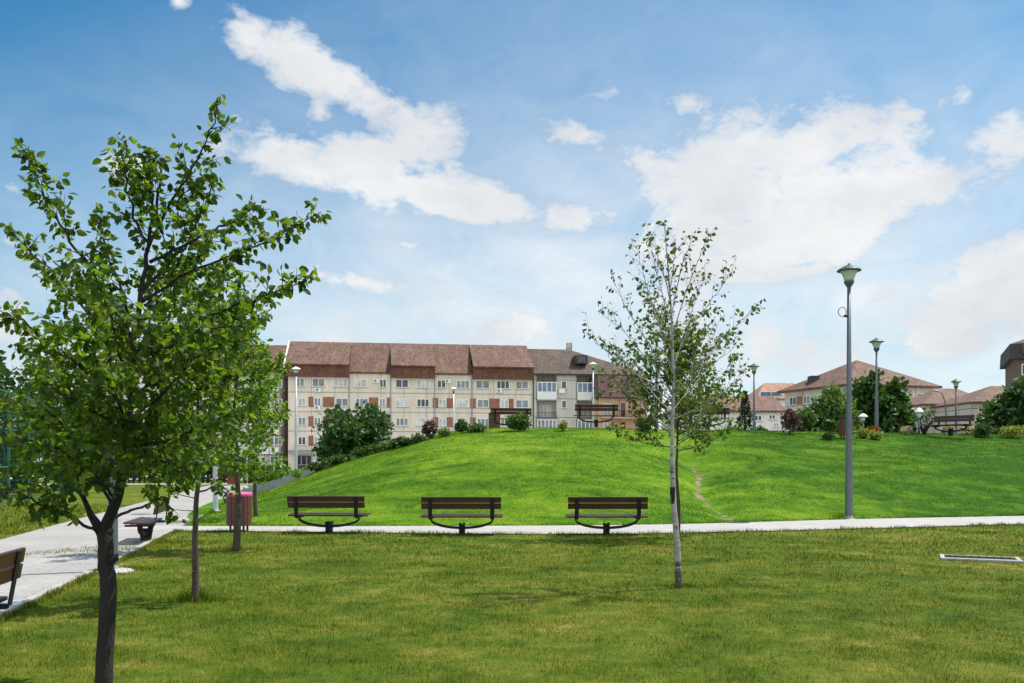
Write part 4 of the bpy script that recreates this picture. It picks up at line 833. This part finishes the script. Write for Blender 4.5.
# ---------------------------------------------------------------- court fence and low wooden fence
root = empty('court_fence', (-17.6,30,0), 0, 'tall teal metal court fence at the left edge behind the foreground leaves', 'fence'); dv = Vector((-5.2,17,0)).normalized(); H = 4.3
for i in range(6):
    q = dv*3.4*i; m = MB(); m.tube([q-Vector((0,0,.2)), q+Vector((0,0,H))], .05, 8); m.build('post', M['court_green'], root)
for z in (.15, 1.45, 2.85, 4.2):
    m = MB(); m.tube([Vector((0,0,z)), dv*17+Vector((0,0,z))], .03, 6); m.build('rail', M['court_green'], root)
m = MB()
for i in range(0, 86): q = dv*.2*i; m.tube([q+Vector((0,0,.15)), q+Vector((0,0,4.2))], .004, 3, cap=False)
for k in range(20): z = .15+.2*k; m.tube([Vector((0,0,z)), dv*17+Vector((0,0,z))], .004, 3, cap=False)
m.build('wire_mesh', M['court_green'], root)
for i in (0, 2, 4):
    m = MB(); m.tube([dv*3.4*i+Vector((0,0,4.2)), dv*3.4*(i+1)+Vector((0,0,1.45))], .03, 6); m.build('brace', M['court_green'], root)
root = empty('wooden_fence', (bx_(122, 71), 71, 0), 0, 'low dark fence of upright boards beyond the far path', 'fence'); L = bx_(234, 71)-bx_(122, 71); m = MB()
for i in range(int(L/.42)): m.box(i*.42+.04*math.sin(i*5), i*.42+.13, -.04, .04, -.1, .85+.12*math.sin(i*2.7))
m.build('board_panel', M['iron'], root)
for z in (.18, .62): m = MB(); m.box(-.05, L+.05, .045, .10, z, z+.1); m.build('rail', M['wood'], root)
# ---------------------------------------------------------------- parked car
root = empty('parked_car', (bx_(271, 84), 84, 0), 0, 'pale parked car seen side on between hedge and cream block', 'car')
m = MB(); prof = [(-2.0,.35),(-2.05,.75),(-1.95,.92),(-1.5,.98),(-.95,1.40),(-.6,1.46),(.6,1.46),(1.15,1.05),(1.75,.95),(2.02,.78),(2.05,.4),(1.9,.3),(-1.9,.3)]
n = len(prof); v = [(x, -.82+(.12 if z > 1.0 else 0), z) for x, z in prof]+[(x, .82-(.12 if z > 1.0 else 0), z) for x, z in prof]
m.add(v, [tuple(range(n-1, -1, -1)), tuple(range(n, 2*n))]+[(i, (i+1) % n, (i+1) % n+n, i+n) for i in range(n)]); m.build('body', M['car_paint'], root)
for poly in ([(-1.3,1.02),(-.92,1.34),(-.55,1.39),(-.55,1.02)],[(-.47,1.02),(-.47,1.39),(.5,1.39),(.98,1.02)]):
    m = MB(); k = len(poly); m.add([(x, -.845, z) for x, z in poly]+[(x, -.70, z) for x, z in poly], [tuple(range(k)), tuple(range(2*k-1, k-1, -1))]+[(i, i+k, (i+1) % k+k, (i+1) % k) for i in range(k)]); m.build('window', M['pane_dark'], root)
for x in (-1.25, 1.3):
    for y in (-.80, .66):
        m = MB(); mt = Matrix.Translation((x, y+.07, .31)) @ Matrix.Rotation(R(90), 4, 'X')
        pr = [(.31,-.09),(.31,.09)]; q = MB(); q.lathe(pr, 18); m.add([mt @ Vector(a) for a in q.v], q.f); wv = m.build('wheel', M['tyre'], root)
        m = MB(); q = MB(); q.lathe([(.19,-.095),(.19,.095)], 14); m.add([mt @ Vector(a) for a in q.v], q.f); m.build('rim', M['pole_white'], wv)
# ---------------------------------------------------------------- apartment blocks
class Facade:
    """x runs along the front, y goes away from the viewer, pixels turn into (x, z) on the front plane"""
    def __init__(s, px0, D0, px1, D1):
        s.P = Vector((bx_(px0, D0), D0, 0)); Q = Vector((bx_(px1, D1), D1, 0)); s.L = (Q-s.P).length; s.a = math.atan2(Q.y-s.P.y, Q.x-s.P.x); s.c = math.cos(s.a); s.n = math.sin(s.a)
    def x(s, px): u = (px-CX)/F; return (u*s.P.y-s.P.x)/(s.c-u*s.n)
    def D(s, px): return s.P.y+s.x(px)*s.n
    def z(s, px, py): return zat(py, s.D(px))
def window(root, x0, x1, z0, z1, pane='pane_mid', bars=2, y=0.0, fr=.10, mat='upvc', sill=True):
    m = MB(); yo, yi = y-.07, y+.02
    m.box(x0, x1, yo, yi, z0, z0+fr); m.box(x0, x1, yo, yi, z1-fr, z1); m.box(x0, x0+fr, yo, yi, z0+fr, z1-fr); m.box(x1-fr, x1, yo, yi, z0+fr, z1-fr)
    for i in range(1, bars): c = x0+(x1-x0)*i/bars; m.box(c-fr*.5, c+fr*.5, yo, yi, z0+fr, z1-fr)
    o = m.build('window', M[mat], root); m = MB(); m.box(x0+fr, x1-fr, y-.03, y-.005, z0+fr, z1-fr); m.build('pane', M[pane], o)
    if sill: m = MB(); m.box(x0-.06, x1+.06, y-.14, y-.002, z0-.07, z0-.003); m.build('sill', M['concrete'], o)
    return o
def railing(root, x0, x1, y, z0, h=.95, mat='iron'):
    m = MB(); m.box(x0, x1, y-.03, y+.03, z0+h-.06, z0+h); m.box(x0, x1, y-.03, y+.03, z0+.02, z0+.07); k = int((x1-x0)/.14)
    for i in range(k+1): c = x0+(x1-x0)*i/k; m.box(c-.012, c+.012, y-.012, y+.012, z0+.07, z0+h-.06)
    return m.build('railing', M[mat], root)
rw = random.Random(4); PANES = ['pane_dark','pane_mid','pane_mid','pane_curtain','pane_mid','pane_curtain']
fc = Facade(288, 129, 533, 134); px2 = 7.0
root = empty('apartment_block', fc.P, fc.a, 'long cream five storey block with red brown tiled roof and brick panels', 'apartment block')
XE = fc.x(533); ZW = 14.75; m = MB(); m.box(0, XE, 0, 12, -.3, ZW); m.build('wall', M['wall_cream'], root)
SEG = [('A',288,349.5,1),('B',349.5,391,0),('C',391,435,1),('D',435,472.5,0),('E',472.5,533,1)]; RZ = 19.85
for k, a, b, strip in SEG:
    xa, xb = fc.x(a)+.02, fc.x(b)-.02; m = MB()
    ev, ey = (15.75, -1.15) if strip else (14.75, -.45)
    if k == 'A': xa -= .3
    m.slab([(xa, ey, ev), (xb, ey, ev), (xb, 6, RZ), (xa, 6, RZ)], .22); m.slab([(xa, 6, RZ), (xb, 6, RZ), (xb, 12.5, 14.6), (xa, 12.5, 14.6)], .22)
    m.build('roof', M['roof_red'], root)
    if strip:
        m = MB(); m.add([(xa,-.75,14.0),(xb,-.75,14.0),(xb,-.75,15.75),(xa,-.75,15.75),(xa,.3,14.0),(xb,.3,14.0),(xb,.3,16.2),(xa,.3,16.2)], [(0,1,2,3),(0,4,5,1),(1,5,6,2),(3,7,4,0)]); m.build('tile_hung_band', M['roof_strip'], root)
    m = MB(); m.box(xb-.12, xb+.02, -.10, -.002, 0, 13.95 if strip else ZW-.3); m.build('downpipe', M['concrete_grey'], root)
m = MB()
for x0 in (0, XE): m.add([(x0-.1,-.2,ZW),(x0-.1,12.2,ZW),(x0-.1,6,RZ-.25),(x0+.1,-.2,ZW),(x0+.1,12.2,ZW),(x0+.1,6,RZ-.25)], [(0,2,1),(3,4,5),(0,1,4,3),(1,2,5,4),(2,0,3,5)])
m.build('gable', M['wall_white'], root)
m = MB(); m.slab([(-.55,-1.3,15.6),(-.32,-1.3,15.6),(-.32,6,RZ+.05),(-.55,6,RZ+.05)], .5); m.build('verge_board', M['wall_white'], root)
m = MB()
for i in range(1, 5): m.box(0, XE, -.03, -.001, 14.6-2.8*i-.06, 14.6-2.8*i+.03)
m.build('floor_joint', M['concrete_grey'], root)
W1 = [(300,9),(318.5,13),(340.5,15),(361,13),(383,7),(402,13),(423,13),(441.5,9),(463,13),(482.7,14),(503,13),(522,13)]
W2 = [(302,8),(317.5,7),(342,13),(362,13),(382.5,6),(402,12.5),(423,12.5),(442.5,8),(462.5,13),(483,12),(504.5,8),(522,13)]
P2 = [(311,5),(328.5,11),(373.5,9),(389,4.5),(435.5,5.5),(450,7),(473,5.5),(494,11),(511,5)]
for r in range(5):
    zc = 13.2-2.8*r
    for c, w_ in (W1 if r == 0 else W2):
        x0, x1 = fc.x(c-w_/2), fc.x(c+w_/2); small = w_ < 10
        window(root, x0, x1, zc-.62, zc+.60, rw.choice(PANES), 2 if small else rw.choice((2,3)))
    if r in (1, 2, 3):
        for c, w_ in P2:
            m = MB(); m.box(fc.x(c-w_/2), fc.x(c+w_/2), -.05, -.003, zc-.75, zc+.72); m.build('brick_panel', M['panel_brick'], root)
for c, zc in ((317.5, 9.55), (376, 13.5), (447.5, 13.6), (499, 12.3), (318, 12.1)):
    m = MB(); x = fc.x(c); m.bbox(x-.42, x+.42, -.36, -.06, zc-.3, zc+.3, b=.03); o = m.build('air_conditioner', M['upvc'], root)
    m = MB(); q = MB(); q.lathe([(.22,0),(.22,.02)], 14); m.add([Matrix.Translation((x-.1,-.365,zc)) @ Matrix.Rotation(R(90),4,'X') @ Vector(a) for a in q.v], q.f); m.build('fan_grille', M['concrete_grey'], o)
for px0, px1 in ((296,312),(322,333)):                                 # shop fronts on the ground floor
    window(root, fc.x(px0), fc.x(px1), .3, 2.75, 'pane_dark', 3, y=-.08, fr=.14, mat='concrete_grey', sill=False)
m = MB(); m.box(fc.x(289), fc.x(336), -1.1, -.001, 3.05, 3.3); m.build('shop_canopy', M['concrete_grey'], root)
# grey block with enclosed balconies and its orange end
gx = fc.x(533)+.12; gF = Vector((fc.P.x+gx*fc.c, fc.P.y+gx*fc.n, 0)); root = empty('apartment_block', gF, fc.a, 'grey block with white enclosed balconies and darker brown hipped roof', 'apartment block')
X = lambda px: fc.x(px)-gx; ZG = 15.0; XR = X(598); XH = X(650)
m = MB(); m.box(0, XR, 1.5, 12, -.3, ZG)
for a, b in ((533,536.5),(556.5,576.5),(597,598.2)): m.box(max(0, X(a)), X(b), 0, 1.499, -.3, ZG)
m.build('wall', M['wall_grey'], root); xr = X(577)
m = MB(); m.slab([(-.1,-.7,14.9),(XH,-.7,14.9),(xr,6,RZ-.5),(-.1,6,RZ-.5)], .25); m.add([(XH,-.7,14.9),(XH,12.5,14.9),(xr,6,RZ-.5),(XH,-.7,14.65),(XH,12.5,14.65),(xr,6,RZ-.8)], [(0,1,2),(5,4,3),(0,3,4,1)]); m.slab([(-.1,6,RZ-.5),(xr,6,RZ-.5),(XH,12.5,14.9),(-.1,12.5,14.9)], .25)
m.add([(0,-.5,14.8),(0,12.2,14.8),(0,6,RZ-.8)], [(0,1,2)]); m.build('roof', M['roof_dark'], root)
m = MB(); m.box(X(583)-.9, X(583)+.9, .8, 3.5, 16.6, 17.9); dm = m.build('roof_dormer', M['roof_dark'], root); m = MB(); m.box(X(583)-.6, X(583)+.6, .7, .78, 16.75, 17.65); m.build('pane', M['pane_dark'], dm)
m = MB(); m.box(X(578)-.4, X(578)+.4, 6.2, 7, RZ-1, RZ+.6); m.build('chimney', M['wall_grey'], root)
for a, b in ((536.7,556.3),(576.7,597)):
    x0, x1 = X(a)+.02, X(b)-.02
    for r in range(5):
        z0 = 11.05-2.8*r
        m = MB(); m.box(x0, x1, -.35, 1.497, z0-.16, z0); sl_ = m.build('balcony_slab', M['concrete_grey'], root)
        if r in (0, 2, 3):
            m = MB(); m.box(x0, x1, -.42, -.30, z0+.003, z0+1.05); m.build('parapet', M['balcony_white'], root)
            window(root, x0, x1, z0+1.06, z0+2.62, 'pane_blue' if r == 0 else 'pane_mid', 5 if r else 4, y=-.32, fr=.12, sill=False)
        else:
            railing(root, x0, x1, -.3, z0)
            window(root, x0+.7, x1-.5, z0+.3, z0+2.1, 'pane_curtain', 3, y=1.5, sill=False)
for c, w_, zc in ((564,5.5,13.3),(564,5,10.4),(563.5,6,7.6),(563.5,6,4.8),(563.5,6,2.0)): window(root, X(c-w_/2), X(c+w_/2), zc-.6, zc+.6, rw.choice(PANES), 1)
m = MB(); x = X(562); m.bbox(x-.5, x+.4, -.36, -.03, 12.0, 12.65, b=.03); m.build('air_conditioner', M['upvc'], root)
fo_ = Facade(598, 132.5, 646, 134); root = empty('orange_building', fo_.P, fo_.a, 'orange rendered end building with brown attic and two long balconies behind the birch', 'house')
X = fo_.x; xe = X(646); m = MB(); m.box(0, xe, 0, 9, -.3, 11.2); m.build('wall', M['wall_orange'], root)
m = MB(); m.add([(-.1,-.9,11.25),(xe,-.9,11.25),(xe,-.2,14.5),(-.1,-.2,14.5),(-.1,9,11.25),(xe,9,11.25),(xe,9,14.5),(-.1,9,14.5)], [(0,1,2,3),(4,7,6,5),(1,5,6,2),(0,3,7,4),(3,2,6,7),(0,4,5,1)]); m.build('attic_cladding', M['purple_render'], root)
window(root, X(620), X(626), 11.9, 13.7, 'pane_dark', 1, y=-.85, mat='wood_bin', sill=False)
for z0 in (8.35, 5.55):
    m = MB(); m.box(X(600), xe-.6, -1.3, -.002, z0-.2, z0); m.build('balcony_slab', M['wall_orange'], root); railing(root, X(600), xe-.6, -1.25, z0)
    window(root, X(603), X(612), z0+.05, z0+2.0, 'pane_curtain', 2, sill=False); window(root, X(621), X(625), z0+.05, z0+2.1, 'pane_dark', 1, mat='wood_bin', sill=False)
m = MB(); m.box(xe-.5, xe-.3, -1.3, -1.1, -.2, 11.2); m.build('balcony_post', M['wall_orange'], root)
# the block behind the foreground trees
fl = Facade(100, 131, 287, 131.5); root = empty('apartment_block', fl.P, fl.a, 'left apartment block with darker roof mostly hidden behind the leafy trees', 'apartment block')
X = fl.x; xe = fl.L-.9; m = MB(); m.box(0, xe, 0, 12, -.3, 14.8); m.build('wall', M['wall_pale'], root)
m = MB(); m.slab([(-.3,-.8,14.9),(xe,-.8,14.9),(xe,6,19.6),(-.3,6,19.6)], .25); m.slab([(-.3,6,19.6),(xe,6,19.6),(xe,12.6,14.7),(-.3,12.6,14.7)], .25); m.add([(xe-.1,0,14.7),(xe-.1,12,14.7),(xe-.1,6,19.3)], [(0,1,2)]); m.build('roof', M['roof_red'], root)
for i in range(10):
    for r in range(5):
        c = 109+i*18.6; window(root, X(c-6), X(c+6), 12.6-2.8*r, 13.8-2.8*r, rw.choice(PANES), 3)
for c in (266, 276):
    for r in range(4):
        x0, x1 = X(c-4.5), X(c+4.5); z0 = 11.3-2.8*r; m = MB(); m.box(x0, x1, -1.1, -.08, z0, z0+1.0); m.build('parapet', M['balcony_white'], root)
# hip roofed block on the right
L_, C_, R_ = Vector((46.2,155)), Vector((52.5,140)), Vector((68.7,145)); B_ = L_+R_-C_; cen = (L_+R_)/2; ea = 14.1
root = empty('apartment_block', (C_.x, C_.y, 0), 0, 'grey block with pyramid shaped red brown roof behind the tallest lamp post', 'apartment block')
loc = lambda p: (p.x-C_.x, p.y-C_.y); poly = [loc(p) for p in (L_, C_, R_, B_)]; ins = [(.94*(p.x-cen.x)+cen.x-C_.x, .94*(p.y-cen.y)+cen.y-C_.y) for p in (L_, C_, R_, B_)]
m = MB(); m.prism(ins, -.3, ea-.2); m.build('wall', M['wall_dusk'], root)
ap = (cen.x-C_.x, cen.y-C_.y, 18.75); out = [(1.05*(p.x-cen.x)+cen.x-C_.x, 1.05*(p.y-cen.y)+cen.y-C_.y, ea-.15) for p in (L_, C_, R_, B_)]; lowr = [(x, y, z-.3) for x, y, z in out]
m = MB(); m.add(out+[ap]+lowr, [(0,1,4),(1,2,4),(2,3,4),(3,0,4)]+[(i, i+5, (i+1) % 4+5, (i+1) % 4) for i in range(4)]+[(8,7,6,5)]); m.build('roof', M['roof_red'], root)
def face_windows(p, q, xsl, rows, w_, h_, panels=True):
    d = Vector((q[0]-p[0], q[1]-p[1], 0)); l = d.length; mt = Matrix.Translation((p[0], p[1], 0)) @ Matrix.Rotation(math.atan2(d.y, d.x), 4, 'Z')
    for z in rows:
        for t in xsl:
            o = window(root, t*l-w_/2, t*l+w_/2, z-h_/2, z+h_/2, rw.choice(PANES), 2); o.matrix_local = mt
        if panels:
            for a, b in zip(xsl[:-1:2], xsl[1::2]):
                m = MB(); m.box((a*l+b*l)/2-.8, (a*l+b*l)/2+.8, -.04, -.003, z-h_/2, z+h_/2); o = m.build('brick_panel', M['panel_brick'], root); o.matrix_local = mt
face_windows(ins[0], ins[1], [.14,.36,.58,.80], (12.1, 9.3, 6.5, 3.7), 1.7, 1.4); face_windows(ins[1], ins[2], [.15,.4,.62,.85], (12.1, 9.3, 6.5, 3.7), 1.7, 1.4, False)
m = MB(); sx, sy, sz = out[0][0]*.5+ap[0]*.3+out[1][0]*.2, out[0][1]*.5+ap[1]*.3+out[1][1]*.2, ea+1.3; m.box(sx-.7, sx+.7, sy-.7, sy+1.2, sz-.5, sz+.75); m.build('roof_dormer', M['roof_slate'], root)
m = MB(); m.box(ins[2][0]+.02, ins[2][0]+1.3, ins[2][1]-.4, ins[2][1]+1.2, 8.5, 9.6); m.build('balcony', M['wall_dusk'], root)
# lower houses
def house(px0, px1, D, y_eave, y_ridge, depth, wall, roof, label, wins, name='house', hip=(0, 0), over=.4, mid=.5):
    k = D/F; f = Vector(((px0-CX)*k, D, 0)); W = (px1-px0)*k; ze = zat(y_eave, D); zr = zat(y_ridge, D+depth*mid); rt = empty(name, f, 0, label, 'house')
    m = MB(); m.box(0, W, 0, depth, -.3, ze); m.build('wall', M[wall], rt); a, b = hip
    P = [(-over,-over,ze+.03),(W+over,-over,ze+.03),(W+over,depth+over,ze+.03),(-over,depth+over,ze+.03)]; A, B2 = (a*k-over*(a == 0), depth*mid, zr), (W-b*k+over*(b == 0), depth*mid, zr)
    low_ = [(x, y, z-.22) for x, y, z in P]
    m = MB(); m.add(P+[A, B2]+low_, [(0,1,5,4),(2,3,4,5),(1,2,5),(3,0,4)]+[(i, i+6, (i+1) % 4+6, (i+1) % 4) for i in range(4)]+[(9,8,7,6)]); m.build('roof', M[roof], rt)
    for px, py, w_, h_, pane in wins:
        x = (px-px0)*k; z = zat(py, D); window(rt, x-w_*k/2, x+w_*k/2, z-h_*k/2, z+h_*k/2, pane, 2)
    return rt
house(676, 783, 112, 411, 396, 11, 'wall_white', 'roof_pink', 'pale house with pinkish roof between birch and hip roofed block', [(696,418,7,7,'pane_dark'),(720,417,7,7,'pane_mid'),(758,418,8,6,'pane_dark'),(772,417,7,5,'pane_dark'),(776,425,6,5,'pane_mid')], hip=(30, 0))
house(757, 822, 172, 399, 383, 14, 'wall_white', 'roof_orange', 'distant building with light orange roof and strip of blue windows', [(771,394,22,5,'pane_blue'),(796,394,22,5,'pane_blue')], hip=(18, 18))
house(925, 992, 122, 404, 388.5, 14, 'wall_dusk', 'roof_pink', 'low house with reddish roof behind the lamp on the right crest', [(940,411,6,7,'pane_dark'),(958,411,8,8,'pane_mid'),(972,412,5,6,'pane_dark')], hip=(36, 10))
house(972, 1052, 112, 402, 386, 11, 'wall_dusk', 'roof_red', 'low house with red brown roof next to the brown mansard building', [(981,409,6,7,'pane_dark'),(994,408,8,8,'pane_dark'),(1010,409,7,7,'pane_mid')], hip=(42, 0))
# brown mansard building cut by the right edge
D = 96; k = D/F; root = empty('apartment_block', ((1015-CX)*k, D, 0), R(-24), 'brown block with dark overhanging mansard roof at the right edge of the photo', 'apartment block'); W = 14
zb = zat(359, D); zt = zat(343, D); m = MB(); m.box(0, W, 0, 11, -.3, zb); m.build('wall', M['wall_brown'], root)
m = MB(); m.add([(-.55,-.5,zb),(W+.5,-.5,zb),(W+.5,11.5,zb),(-.55,11.5,zb),(-.5,-.25,zt-.1),(W,-.25,zt+.3),(W,11,zt+.3),(-.5,11,zt-.1),(3.2,4,zt+1.5),(W-2,4,zt+2.4)], [(3,2,1,0),(0,1,5,4),(1,2,6,5),(2,3,7,6),(3,0,4,7),(4,5,9,8),(5,6,9),(6,7,8,9),(7,4,8)]); m.build('mansard', M['roof_slate'], root)
m = MB(); m.slab([(.6,-.75,zb+.5),(W,-.75,zb+.75),(W,-.3,zt+.1),(.6,-.3,zt-.15)], .1); m.build('roof_edge', M['roof_red'], root)
for r in range(4):
    z0 = zb-2.75-2.8*r
    window(root, .6, 1.7, z0+1.0, z0+2.2, 'pane_dark', 1); m = MB(); m.box(1.9, 6.5, -.95, -.01, z0-.15, z0); m.build('balcony_slab', M['wall_grey'], root); m = MB(); m.box(1.9, 6.5, -.95, -.86, z0+.002, z0+.95); m.build('parapet', M['wall_brown'], root)
    window(root, 2.0, 6.4, z0+.98, z0+2.4, 'pane_mid' if r else 'pane_blue', 5, y=-.86, sill=False)
